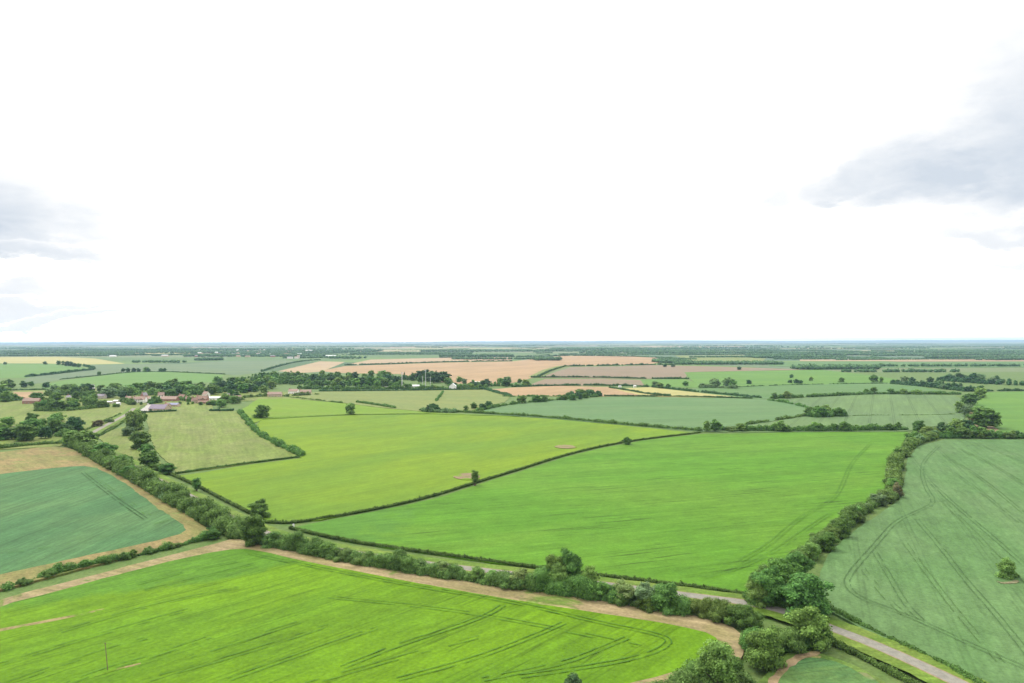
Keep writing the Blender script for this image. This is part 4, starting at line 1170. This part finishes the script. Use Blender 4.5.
# ================================================================== FAR WOODLAND (reads as mass)
def far_woods():
    C, R = [], []
    def row(a, b, h, w, sp, keep=.9):
        pts = resample([a, b], sp)
        n = (b - a).normalized(); n = Vector((-n.y, n.x, 0))
        for p in pts:
            if rng.random() > keep: continue
            r = h * rng.uniform(.45, .75)
            c = p + n * rng.normal() * w * .5
            C.append((c.x, c.y, h * .5 * rng.uniform(.8, 1.25))); R.append((r * 1.2, r * 1.2, h * rng.uniform(.45, .7)))
    def at(y):  # world distance
        return H * F / (y - 341)
    # hedgelines
    for i in range(330):
        py = 343.1 + 17.5 * rng.random() ** 1.6
        px = rng.uniform(-60, 1084)
        if py > 355 and 330 < px < 680: continue
        if py > 356.5 and px < 260: continue
        if py > 358 and rng.random() < .35: continue
        o = P(px, py)
        L = rng.uniform(250, 1100) * (1 + max(0, (o.y - 5000) / 9000))
        an = rng.choice([.12, .12 + math.pi / 2]) + rng.normal() * .28
        d = Vector((math.cos(an), math.sin(an), 0)) * L
        if abs(d.y) > o.y * .22: d.y *= .3
        e = o + d
        if e.y < 2100 or (e.y < 2900 and -1900 < e.x < 1500): continue
        h = rng.uniform(5, 11)
        row(o, e, h, 4, max(6, o.y * .0022), .85)
    # woods
    for i in range(60):
        py = 343.0 + 13 * rng.random() ** 1.5
        px = rng.uniform(-60, 1084)
        if py > 354 and 330 < px < 700: continue
        if px > 650 and (py > 352.5 or rng.random() < .5): continue
        o = P(px, py)
        lx = rng.uniform(90, 520) * (1 + o.y / 12000); ly = rng.uniform(40, 240) * (1 + o.y / 9000)
        n = int(min(160, lx * ly / (170 + o.y * .12)))
        for q in range(n):
            x, y = o.x + rng.uniform(-1, 1) * lx, o.y + rng.uniform(-1, 1) * ly
            h = rng.uniform(11, 17)
            r = rng.uniform(7, 11) * (1 + o.y / 16000)
            C.append((x, y, h * .5)); R.append((r, r, h * .62))
    # known far belts of the photo: (x0, x1, y, height, rows)
    for x0, x1, y, h, k in ((-60, 60, 355.6, 10, 2), (60, 100, 356.2, 11, 2), (92, 118, 355, 14, 3), (118, 142, 355.6, 12, 2), (130, 182, 362.6, 9, 2), (182, 290, 356.6, 13, 5),
                            (196, 222, 360.6, 12, 2), (270, 330, 356.5, 12, 3), (262, 350, 351, 12, 4), (350, 470, 354.5, 12, 4), (330, 360, 358.5, 10, 3),
                            (452, 560, 359.5, 9, 2), (536, 560, 360.6, 15, 3), (440, 512, 356.4, 12, 3), (560, 680, 354.8, 9, 2), (560, 640, 351.3, 12, 2),
                            (660, 690, 363, 14, 5), (680, 780, 364.6, 11, 3), (690, 790, 353, 12, 3), (758, 830, 358.2, 13, 5), (930, 1084, 358.4, 13, 2), (840, 1000, 355.4, 13, 2), (760, 860, 353.5, 14, 1), (900, 1040, 352.2, 14, 2),
                            (800, 880, 369.5, 12, 3), (840, 960, 372, 8, 1), (880, 1084, 366.6, 9, 1), (930, 1084, 375.8, 13, 2), (860, 930, 375, 9, 2), (880, 950, 378.5, 10, 2), (-60, 90, 347.5, 12, 2), (150, 330, 346.8, 12, 2), (300, 520, 346.9, 13, 3), (600, 700, 346.3, 13, 2), (900, 1084, 347.2, 13, 2),
                            (620, 720, 349.2, 12, 2), (800, 930, 348.9, 12, 2), (60, 200, 351.3, 10, 2), (240, 300, 353.4, 10, 2)):
        a, b_ = P(x0, y), P(x1, y + rng.normal() * .15)
        for q in range(k):
            o2 = Vector((0, q * a.y * .012 + rng.normal() * 4, 0))
            row(a + o2, b_ + o2, h, a.y * .004, max(7, a.y * .0028), .75)
    C_, R_ = np.array(C), np.array(R)
    ok = (C_[:, 1] > 1900) & (C_[:, 1] < 34000)
    C_, R_ = C_[ok], R_[ok]
    far = C_[:, 1] > 7500
    V2, T = blob_cores(C_, R_, 1.0)
    V2[:, 2] = np.maximum(V2[:, 2], 0)
    nearm = ~far
    cn, rn = C_[nearm], R_[nearm]
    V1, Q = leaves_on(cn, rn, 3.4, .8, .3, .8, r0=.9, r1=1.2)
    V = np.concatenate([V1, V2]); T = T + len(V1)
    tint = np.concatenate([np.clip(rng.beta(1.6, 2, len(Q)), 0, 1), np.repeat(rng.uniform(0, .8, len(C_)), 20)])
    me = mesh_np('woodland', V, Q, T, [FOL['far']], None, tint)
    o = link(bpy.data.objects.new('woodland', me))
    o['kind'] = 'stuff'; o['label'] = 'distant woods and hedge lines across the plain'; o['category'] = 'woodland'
    print('far blobs', len(C_), 'faces', len(me.polygons))
far_woods()

# ================================================================== BUILDINGS
WALL_W = plain_mat('white_render', (.72, .70, .65), .9, .1, .3)
WALL_B = plain_mat('red_brick', (.29, .155, .11), .9, .2, .8)
WALL_C = plain_mat('buff_brick', (.42, .33, .24), .9, .18, .5)
WALL_S = plain_mat('stone', (.40, .36, .30), .9, .18, .5)
ROOF_R = roof_mat('terracotta_tiles', (.26, .17, .13), (.22, .15, .12))
ROOF_P = roof_mat('weathered_pantiles', (.31, .22, .18), (.27, .20, .165))
ROOF_G = roof_mat('grey_slates', (.21, .19, .21), (.27, .24, .26))
ROOF_V = roof_mat('lilac_grey_sheets', (.24, .20, .24), (.20, .17, .21))
ROOF_W = plain_mat('white_sheeting', (.45, .47, .46), .6, .1, .3)
ROOF_N = plain_mat('blue_grey_sheeting', (.12, .12, .20), .6, .1, .3)
GLASS = plain_mat('window_glass', (.03, .035, .04), .15, .1, 1, spec=.5)
FRAME = plain_mat('white_paint', (.75, .75, .73), .6, .05, 1)
DARK = plain_mat('dark_opening', (.02, .02, .02), .9, .1, 1)
WOOD = plain_mat('weathered_wood', (.16, .12, .085), .9, .25, 4)


def box_mesh(name, boxes, mat):
    V, Fc = [], []
    for (x0, y0, z0, x1, y1, z1) in boxes:
        o = len(V)
        V += [(x0, y0, z0), (x1, y0, z0), (x1, y1, z0), (x0, y1, z0), (x0, y0, z1), (x1, y0, z1), (x1, y1, z1), (x0, y1, z1)]
        Fc += [tuple(o + i for i in f) for f in ((0, 3, 2, 1), (4, 5, 6, 7), (0, 1, 5, 4), (1, 2, 6, 5), (2, 3, 7, 6), (3, 0, 4, 7))]
    me = bpy.data.meshes.new(name); me.from_pydata(V, [], Fc); me.materials.append(mat); me.update()
    return me


def part(name, boxes, mat, parent):
    return link(bpy.data.objects.new(name, box_mesh(name, boxes, mat)), parent)


def building(name, label, cat, px, py, w, d, wall_h, roof_h, yaw, wall, roof, chim=1, win=4, floors=2, group=None, door=True, openfront=False, pos=None, wing=None):
    p = pos if pos is not None else P(px, py)
    e = empty(name, (p.x, p.y + d * .5, 0), yaw)
    tag(e, label, cat, group)
    hw, hd = w / 2, d / 2
    # wall with gables
    V = [(-hw, -hd, -.3), (hw, -hd, -.3), (hw, hd, -.3), (-hw, hd, -.3), (-hw, -hd, wall_h), (hw, -hd, wall_h), (hw, hd, wall_h), (-hw, hd, wall_h), (-hw, 0, wall_h + roof_h - .12), (hw, 0, wall_h + roof_h - .12)]
    Fc = [(0, 1, 5, 4), (2, 3, 7, 6), (1, 2, 6, 9, 5), (3, 0, 4, 8, 7)]
    if openfront:   # barn: open bay in the front
        b0, b1 = -hw + 1.0, -hw + w * .22
        V += [(b0, -hd, -.3), (b1, -hd, -.3), (b1, -hd, wall_h * .85), (b0, -hd, wall_h * .85), (b0, -hd + 4, -.3), (b1, -hd + 4, -.3), (b1, -hd + 4, wall_h * .85), (b0, -hd + 4, wall_h * .85)]
        Fc = Fc[1:] + [(0, 10, 13, 4), (4, 13, 12, 5), (5, 12, 11, 1), (10, 14, 17, 13), (11, 12, 16, 15), (13, 17, 16, 12), (14, 15, 16, 17)]
    me = bpy.data.meshes.new('wall'); me.from_pydata(V, [], Fc); me.materials.append(wall); me.update()
    link(bpy.data.objects.new('wall', me), e)
    ov, t = .45, .22
    zb = wall_h - ov * roof_h / hd
    zt = wall_h + roof_h
    V = []
    for x in (-hw - .3, hw + .3):
        V += [(x, -hd - ov, zb), (x, 0, zt), (x, hd + ov, zb), (x, -hd - ov, zb + t), (x, 0, zt + t), (x, hd + ov, zb + t)]
    Fc = [(0, 1, 4, 3), (1, 2, 5, 4), (6, 9, 10, 7), (7, 10, 11, 8), (3, 4, 10, 9), (4, 5, 11, 10), (0, 6, 7, 1), (1, 7, 8, 2), (0, 3, 9, 6), (2, 8, 11, 5)]
    me = bpy.data.meshes.new('roof'); me.from_pydata(V, [], Fc); me.materials.append(roof); me.update()
    rf = link(bpy.data.objects.new('roof', me), e)
    for i in range(chim):
        x = (-hw + .9) if i == 0 else (hw - .9 if i == 1 else 0)
        part('chimney', [(x - .5, -.4, zt - 1.4, x + .5, .4, zt + 1.5), (x - .62, -.52, zt + 1.5, x + .62, .52, zt + 1.7)], WALL_B, rf)
    for fl in range(floors):
        zc = 1.5 + fl * 2.7
        if zc + .7 > wall_h: break
        for i in range(win):
            x = -hw + w * (i + .7) / (win + .4)
            if door and fl == 0 and i == win // 2: continue
            f = part('window', [(x - .75, -hd - .06, zc - .7, x + .75, -hd + .05, zc + .7)], FRAME, e)
            part('pane', [(x - .62, -hd - .09, zc - .57, x + .62, -hd - .03, zc + .57)], GLASS, f)
    if door:
        x = -hw + w * (win // 2 + .7) / (win + .4)
        part('door', [(x - .55, -hd - .07, 0, x + .55, -hd + .05, 2.1)], WOOD, e)
    if wing:
        ww, wd, wh, wr = wing
        part('wing_wall', [(hw - ww - .5, -hd - wd, -.3, hw - .5, -hd - .01, wh)], wall, e)
        x0, x1 = hw - ww - .8, hw - .2; xm = (x0 + x1) / 2
        V = [(x0, -hd - wd - .3, wh), (xm, -hd - wd - .3, wh + wr), (x1, -hd - wd - .3, wh), (x0, -hd - .02, wh), (xm, -hd - .02, wh + wr), (x1, -hd - .02, wh)]
        me = bpy.data.meshes.new('wing_roof'); me.from_pydata(V, [], [(0, 2, 1), (0, 1, 4, 3), (1, 2, 5, 4), (3, 4, 5), (0, 3, 5, 2)]); me.materials.append(roof); me.update()
        link(bpy.data.objects.new('wing_roof', me), e)
    return e


VG = 'village houses'
R_ = math.radians
building('farmhouse', 'white rendered farmhouse with weathered pink tile roof by the lane end', 'house', 138.5, 403, 17, 8, 5.6, 3.6, R_(6), WALL_W, ROOF_P, 2, 5, group=VG, wing=(5, 5, 5, 2.4))
building('cottage', 'pale cottage standing right of the pink-roofed farmhouse', 'house', 147.5, 402, 8, 7, 5.2, 2.8, R_(-20), WALL_W, ROOF_P, 1, 2, group=VG)
building('barn', 'big lilac-grey roofed barn with a dark open bay', 'barn', 157, 411.6, 22, 13, 3.8, 4.8, R_(-7), WALL_C, ROOF_V, 0, 0, door=False, openfront=True)
building('barn', 'long terracotta-roofed barn behind the lilac-grey barn', 'barn', 168, 401.5, 25, 10, 3.6, 3.8, R_(-4), WALL_B, ROOF_P, 0, 3, 1, door=True)
building('shed', 'low blue-grey roofed shed right of the lilac-grey barn', 'shed', 172, 407, 16, 8, 3.2, 2.0, R_(-5), WALL_C, ROOF_N, 0, 2, 1, door=True)
building('farmhouse', 'red brick farmhouse with brick chimneys at the pasture top', 'house', 201, 402.3, 16, 9, 5.4, 4.2, R_(4), WALL_B, ROOF_R, 2, 6, group=VG, wing=(6, 5, 4.8, 2.6))
building('outbuilding', 'low red brick wing in front of the red brick farmhouse', 'outbuilding', 203, 404, 14, 5, 2.6, 2.0, R_(3), WALL_B, ROOF_R, 0, 4, 1, door=True)
building('greenhouse', 'white-roofed glasshouse right of the red brick farmhouse', 'greenhouse', 214, 400.3, 17, 7, 3.4, 2.0, R_(0), WALL_W, ROOF_W, 0, 3, 1, door=True)
building('shed', 'left white flat-looking shed between the village trees', 'shed', 109, 404, 7, 5, 3.0, 1.0, R_(5), WALL_S, ROOF_W, 0, 1, 1)
building('shed', 'middle white shed between the village trees', 'shed', 115.3, 403.4, 6.5, 5, 3.6, 1.2, R_(-4), WALL_S, ROOF_W, 0, 1, 1)
building('shed', 'right and lowest white shed between the village trees', 'shed', 117.5, 405.5, 5, 5, 3.0, 1.0, R_(8), WALL_W, ROOF_W, 0, 1, 1)
building('cottage', 'tile-hung cottage half hidden by copper and light green trees', 'house', 236, 401, 12, 7, 5, 3, R_(20), WALL_C, ROOF_P, 1, 3, group=VG)
building('cottage', 'brown-roofed cottage left of the tawny cottages', 'house', 274, 397, 22, 8, 4.6, 3.2, R_(5), WALL_C, ROOF_P, 1, 4, group=VG)
building('cottage', 'left of the two tawny cottages with white gables', 'house', 293, 394, 17, 8, 4.8, 3.4, R_(-10), WALL_W, ROOF_P, 1, 3, group=VG)
building('cottage', 'right of the two tawny cottages above the low hedge', 'house', 305, 394.5, 18, 8, 4.6, 3.2, R_(8), WALL_C, ROOF_P, 1, 3, group=VG)
building('cottage', 'reddish brick house in front of the tan field', 'house', 30, 404, 22, 8, 4.6, 3.4, R_(8), WALL_B, ROOF_P, 1, 4, group=VG)
building('cottage', 'grey-roofed house among trees above the left grove', 'house', 70, 400.6, 14, 8, 4.6, 3.2, R_(-8), WALL_S, ROOF_G, 1, 3, group=VG)
building('cottage', 'pale house high among the trees left of the village', 'house', 89, 389, 13, 8, 5.2, 3.2, R_(10), WALL_W, ROOF_G, 1, 3, group=VG)
building('cottage', 'grey-roofed house behind the three white sheds', 'house', 99, 399, 16, 8, 4.6, 3.0, R_(-4), WALL_S, ROOF_G, 1, 3, group=VG)
building('barn', 'white office block at the foot of the masts', 'building', 415, 388.2, 20, 10, 4.2, 2.0, R_(3), WALL_W, ROOF_W, 0, 5, 1)
building('cottage', 'white gabled house right of the masts', 'house', 452.5, 389.6, 12, 12, 6.4, 5, R_(88), WALL_W, ROOF_W, 0, 2, group=VG)
building('barn', 'long low barn with white curved-looking roof below the orange field', 'barn', 479, 385.5, 22, 11, 5, 2.6, R_(-4), WALL_S, ROOF_W, 0, 0, 1, door=False)
building('shed', 'left white field shed on the hedge above the yellow field', 'shed', 620, 387.6, 5, 4, 2.6, .8, 0, WALL_W, ROOF_W, 0, 1, 1)
building('shed', 'right white field shed on the hedge above the yellow field', 'shed', 635, 387.4, 5, 4, 3.2, .8, 0, WALL_W, ROOF_W, 0, 1, 1)
building('cottage', 'small brick cottage left of the red brick farmhouse', 'house', 188, 401.6, 9, 7, 4.6, 3.0, R_(15), WALL_B, ROOF_P, 1, 2, group=VG)
building('cottage', 'brick cottage with tall chimney between the two farmhouses', 'house', 181, 399.8, 10, 7, 4.8, 3.2, R_(-12), WALL_C, ROOF_R, 1, 2, group=VG)
building('cottage', 'small tiled cottage left of the pink-roofed farmhouse', 'house', 127.5, 401.5, 9, 7, 4.6, 3.0, R_(-6), WALL_B, ROOF_P, 1, 2, group=VG)
building('cottage', 'cottage with grey roof right of the glasshouse', 'house', 226, 398.5, 11, 7, 4.8, 3.0, R_(-15), WALL_C, ROOF_G, 1, 2, group=VG)
building('cottage', 'white cottage with steep brown roof behind the terracotta barn', 'house', 160, 398.6, 9, 7, 5.4, 4.2, R_(24), WALL_W, ROOF_P, 1, 2, group=VG)
building('cottage', 'narrow brick cottage just behind the pink-roofed farmhouse', 'house', 143, 399.2, 8, 7, 5.8, 4.4, R_(70), WALL_B, ROOF_G, 1, 2, group=VG)
building('cottage', 'small buff cottage in front of the low blue-grey shed', 'house', 166, 409.4, 9, 7, 4.2, 3.6, R_(-30), WALL_C, ROOF_R, 1, 2, group=VG)
building('cottage', 'brown-roofed cottage at the left end of the red brick farmhouse', 'house', 193.5, 403.6, 8, 7, 4.6, 3.8, R_(35), WALL_C, ROOF_R, 1, 2, group=VG)
building('cottage', 'tall white house behind the red brick farmhouse', 'house', 205, 398.4, 9, 8, 6.4, 4.2, R_(-25), WALL_W, ROOF_P, 1, 2, group=VG)
# far town and farmsteads, houses of a few pixels: wall + roof
FG = 'houses far off on the plain'
far_meshes = []
def far_house(px, py, w, d, wh, rh, wall, roof, yaw):
    p = P(px, py)
    e = bpy.data.meshes.new('house')
    hw, hd = w / 2, d / 2
    V = [(-hw, -hd, -.3), (hw, -hd, -.3), (hw, hd, -.3), (-hw, hd, -.3), (-hw, -hd, wh), (hw, -hd, wh), (hw, hd, wh), (-hw, hd, wh), (-hw, 0, wh + rh), (hw, 0, wh + rh),
         (-hw - .4, -hd - .5, wh - .3), (hw + .4, -hd - .5, wh - .3), (-hw - .4, 0, wh + rh + .1), (hw + .4, 0, wh + rh + .1), (-hw - .4, hd + .5, wh - .3), (hw + .4, hd + .5, wh - .3)]
    Fc = [(0, 1, 5, 4), (2, 3, 7, 6), (1, 2, 6, 9, 5), (3, 0, 4, 8, 7), (10, 11, 13, 12), (12, 13, 15, 14)]
    e.from_pydata(V, [], Fc); e.materials.append(wall); e.materials.append(roof)
    e.polygons[4].material_index = 1; e.polygons[5].material_index = 1; e.update()
    o = link(bpy.data.objects.new('house', e)); o.location = (p.x, p.y, 0); o.rotation_euler = (0, 0, yaw)
    return o
hs = []
for i in range(46):
    px = random.uniform(196, 300); py = random.uniform(349.5, 357.2)
    wl, rf, what = random.choice([(WALL_W, ROOF_R, 'white house with red roof'), (WALL_C, ROOF_P, 'buff house with brown roof'), (WALL_W, ROOF_W, 'white-roofed shed'), (WALL_B, ROOF_G, 'brick house with grey roof')])
    o = far_house(px, py, random.uniform(12, 34), random.uniform(9, 16), random.uniform(5, 8), random.uniform(2, 4), wl, rf, random.uniform(-.5, .5))
    o.scale = (.95, .95, 1.0)
    hs.append((px, what, o))
for what in sorted({h[1] for h in hs}):
    sub = sorted([h for h in hs if h[1] == what], key=lambda t: t[0])
    for i, (_, _, o) in enumerate(sub):
        tag(o, f'{ORD[min(i, 19)]} {what} from the left in the far town', 'house', FG)
for px, py, w, wl, rf, lab in ((113, 356.8, 34, WALL_W, ROOF_W, 'white silo shed alone on the plain above the green slope'),
                               (331, 356.8, 60, WALL_W, ROOF_W, 'long white shed beside the far tan field'), (309, 351, 60, WALL_W, ROOF_W, 'white shed among far woods left of centre'),
                               (290, 358.6, 26, WALL_W, ROOF_G, 'pale farmhouse right of the far town'), (297, 358.4, 24, WALL_W, ROOF_P, 'pale farm cottage farthest right of the far town'),
                               (985, 350.5, 70, WALL_W, ROOF_W, 'pale farm shed near the horizon on the right'), (938, 351, 60, WALL_W, ROOF_P, 'pale farm near the horizon on the right'),
                               (612, 351, 50, WALL_W, ROOF_W, 'pale shed near the horizon above the ripe orange field'), (165, 356.5, 40, WALL_C, ROOF_W, 'pale shed left of the far town')):
    o = far_house(px, py, w, 16, 7, 3, wl, rf, random.uniform(-.2, .2)); tag(o, lab, 'building', FG)

# ---- masts, poles, posts
PALE = plain_mat('galvanised_steel', (.42, .43, .42), .5, .1, 1, metal=0.0)


def mast(px, py, h, r, label, plat=True):
    p = P(px, py)
    e = empty('mast', (p.x, p.y, 0)); tag(e, label, 'mast', 'masts in the wood')
    V, Q = tube([(0, 0, -.5), (0, 0, h * .5), (0, 0, h)], [r, r * .8, r * .55], 10)
    link(bpy.data.objects.new('pole', mesh_np('pole', np.array(V), np.array(Q), None, [PALE])), e)
    part('antenna', [(-.1, -.1, h, .1, .1, h + 2.2), (-r * 2.2, -.15, h - 2.6, -r * 1.5, .15, h - .4), (r * 1.5, -.15, h - 2.6, r * 2.2, .15, h - .4), (-r * 2.2, -.08, h - 1.6, r * 2.2, .08, h - 1.4)], PALE, e)
    part('cabinet', [(1.2, -1, 0, 3.4, 1, 2.4)], WALL_S, e)
mast(402, 386, 28, 1.0, 'thick pale mast standing alone left of the other masts')
mast(422.5, 387.5, 22, .55, 'left pale mast of the three close together')
mast(425.6, 387.5, 34, .7, 'tallest pale mast in the middle of the three')
mast(430.4, 387, 20, .55, 'short pale mast at the right of the three')

p = P(108, 673)
e = empty('utility_pole', (p.x, p.y, 0)); e.rotation_euler = (math.radians(-1), math.radians(-6), 0)
tag(e, 'thin grey wooden pole leaning in the lime field', 'pole')
V, Q = tube([(0, 0, -.3), (0, 0, 4), (0, 0, 8.2)], [.12, .10, .075], 10)
link(bpy.data.objects.new('post', mesh_np('post', np.array(V), np.array(Q), None, [WOOD])), e)
part('insulator', [(-.3, -.04, 8.0, .3, .04, 8.1), (-.28, -.03, 8.1, -.22, .03, 8.22), (.22, -.03, 8.1, .28, .03, 8.22)], WOOD, e)


def sign(px, py, label, w, h, post):
    p = P(px, py)
    e = empty('road_sign', (p.x, p.y, 0), .2); tag(e, label, 'sign')
    part('board', [(-w / 2, -.03, post, w / 2, .03, post + h)], FRAME, e)
    part('post', [(-w * .32, -.09, 0, -w * .32 + .08, -.035, post + h * .9)], PALE, e)
    part('post', [(w * .32 - .08, -.09, 0, w * .32, -.035, post + h * .9)], PALE, e)
sign(293.5, 527.5, 'small white board at the hedge end above the lane', .95, 1.3, .5)
sign(771, 606, 'small white board in the shade under the tall clump', 1.3, 1.0, .9)

# ================================================================== AIR, SKY, LIGHT
m = bpy.data.materials.new('haze_air'); m.use_nodes = True
nt = m.node_tree; nt.nodes.clear()
out = nt.nodes.new('ShaderNodeOutputMaterial')
pv = nt.nodes.new('ShaderNodeVolumePrincipled')
pv.inputs['Color'].default_value = (.36, .50, .72, 1)
pv.inputs['Density'].default_value = 3.8e-5
pv.inputs['Anisotropy'].default_value = 0.0
nt.links.new(pv.outputs[0], out.inputs['Volume'])
me = box_mesh('haze', [(-40000, -2500, -1.5, 40000, 40000, HAZE_TOP)], m)
o = link(bpy.data.objects.new('haze', me)); o['kind'] = 'stuff'

az, el = math.radians(-35), math.radians(52)    # sun ahead and to the left
sd = Vector((math.sin(az) * math.cos(el), math.cos(az) * math.cos(el), math.sin(el)))
ld = bpy.data.lights.new('sun', 'SUN')
ld.energy = 1.5
ld.angle = math.radians(10)
ld.color = (1, .96, .89)
lo = bpy.data.objects.new('sun', ld); link(lo)
lo.rotation_euler = sd.to_track_quat('Z', 'Y').to_euler()
lo.location = (0, 0, 500)

W = bpy.data.worlds.new('World'); S.world = W; W.use_nodes = True
nt = W.node_tree; nt.nodes.clear(); k = N(nt)
out = k.n('ShaderNodeOutputWorld'); bg = k.n('ShaderNodeBackground')
bg.inputs['Strength'].default_value = 0.1
sky = k.n('ShaderNodeTexSky', sky_type='NISHITA')
sky.sun_disc = False
sky.sun_elevation = el
sky.sun_rotation = az
sky.altitude = 100; sky.air_density = 1; sky.dust_density = 2; sky.ozone_density = 1
vec = k.n('ShaderNodeTexCoord').outputs['Generated']
sp = k.n('ShaderNodeSeparateXYZ'); k.l(vec, sp.inputs[0])
azn = k.math('ARCTAN2', sp.outputs['X'], sp.outputs['Y'])
eln = k.math('ARCSINE', sp.outputs['Z'])


def dirn(px, py):
    d = (M3 @ Vector(((px - 512) / F, -(py - 341.5) / F, -1))).normalized()
    return math.atan2(d.x, d.y), math.asin(d.z)


comb = k.n('ShaderNodeCombineXYZ'); k.l(azn, comb.inputs[0]); k.l(k.math('MULTIPLY', eln, 2.4), comb.inputs[1])
wn = k.n('ShaderNodeTexNoise'); wn.inputs['Scale'].default_value = 7; wn.inputs['Detail'].default_value = 6; wn.inputs['Roughness'].default_value = .58
k.l(comb.outputs[0], wn.inputs['Vector'])
wsep = k.n('ShaderNodeSeparateColor'); k.l(wn.outputs['Color'], wsep.inputs[0])
azw = k.math('ADD', azn, k.mapr(wsep.outputs[0], 0, 1, -.09, .09))
elw = k.math('ADD', eln, k.mapr(wsep.outputs[1], 0, 1, -.055, .055))
# clouds: (px, py, half-width px, half-height up, down, strength)
CL = [(980, 176, 125, 46, 20, 1.0), (1060, 140, 110, 95, 55, 1.0), (862, 184, 62, 20, 11, .85), (1010, 226, 85, 12, 7, .55), (1100, 185, 140, 90, 16, 1.0),
      (-45, 214, 115, 56, 18, 1.0), (5, 230, 85, 22, 10, .7), (10, 256, 70, 16, 6, .8), (0, 290, 55, 9, 5, .45), (20, 306, 90, 7, 4, .4), (60, 318, 70, 6, 4, .3), (-130, 200, 140, 80, 40, .9), (765, 200, 16, 14, 9, .3), (1030, 262, 40, 6, 4, .25)]
tot = None
for (cx, cy, hx, up, dn, st) in CL:
    a0, e0 = dirn(cx, cy)
    a1, _ = dirn(cx + (hx * .95 if cx < 512 else -hx * .95), cy)
    _, e1 = dirn(cx, cy - up); _, e2 = dirn(cx, cy + dn)
    da = k.math('DIVIDE', k.math('SUBTRACT', azw, a0), abs(a1 - a0))
    de = k.math('SUBTRACT', elw, e0)
    dy = k.math('ADD', k.math('DIVIDE', k.math('MAXIMUM', de, 0.0), abs(e1 - e0)), k.math('DIVIDE', k.math('MINIMUM', de, 0.0), abs(e2 - e0)))
    r2 = k.math('ADD', k.math('MULTIPLY', da, da), k.math('MULTIPLY', dy, dy))
    v = k.mapr(r2, 1.95, 0.0, 0.0, st, smooth=True)
    tot = v if tot is None else k.math('MAXIMUM', tot, v)
n2 = k.noise(comb.outputs[0], 16, 6, .62, .3)
n3 = k.noise(comb.outputs[0], 5, 3, .5, .2)
cloud = k.math('MULTIPLY', tot, k.mapr(n2, .28, .72, .6, 1.08))
cloud = k.math('MINIMUM', k.math('MULTIPLY', cloud, k.mapr(n3, .3, .6, .75, 1.2)), 1.0)
WHITE = 11.0
dsun = k.n('ShaderNodeVectorMath', operation='DOT_PRODUCT'); k.l(vec, dsun.inputs[0]); dsun.inputs[1].default_value = sd
deck = k.mix(k.mapr(dsun.outputs['Value'], -.25, 1.0, smooth=True), (6.2, 6.2, 6.2), (21.0, 20.6, 19.8))
white = k.mix(.90, sky.outputs[0], deck)
# inside a cloud the light falls quickly from glaring white to soft grey
lev = k.n('ShaderNodeMapRange', interpolation_type='SMOOTHSTEP')
k.l(cloud, lev.inputs[0]); lev.inputs[1].default_value = .0; lev.inputs[2].default_value = .12; lev.inputs[3].default_value = 0; lev.inputs[4].default_value = 1
grey_a, grey_b = (5.25, 5.3, 5.35), (3.4, 3.75, 4.2)
greyc = k.mix(k.mapr(cloud, .08, 1.0), grey_a, grey_b)
fin = k.mix(lev.outputs[0], white, greyc)
k.l(fin, bg.inputs['Color']); k.l(bg.outputs[0], out.inputs[0])

S.view_settings.view_transform = 'Standard'
S.view_settings.look = 'None'
S.view_settings.exposure = 0.98
S.view_settings.gamma = 1
S.render.engine = 'CYCLES'
cy = S.cycles
cy.max_bounces = 5; cy.diffuse_bounces = 3; cy.glossy_bounces = 1; cy.transmission_bounces = 3; cy.volume_bounces = 1; cy.transparent_max_bounces = 4
cy.use_denoising = True
cy.caustics_reflective = False; cy.caustics_refractive = False
print('objects', len(S.objects), 'trees', len([o for o in S.objects if o.get('category') == 'tree']))
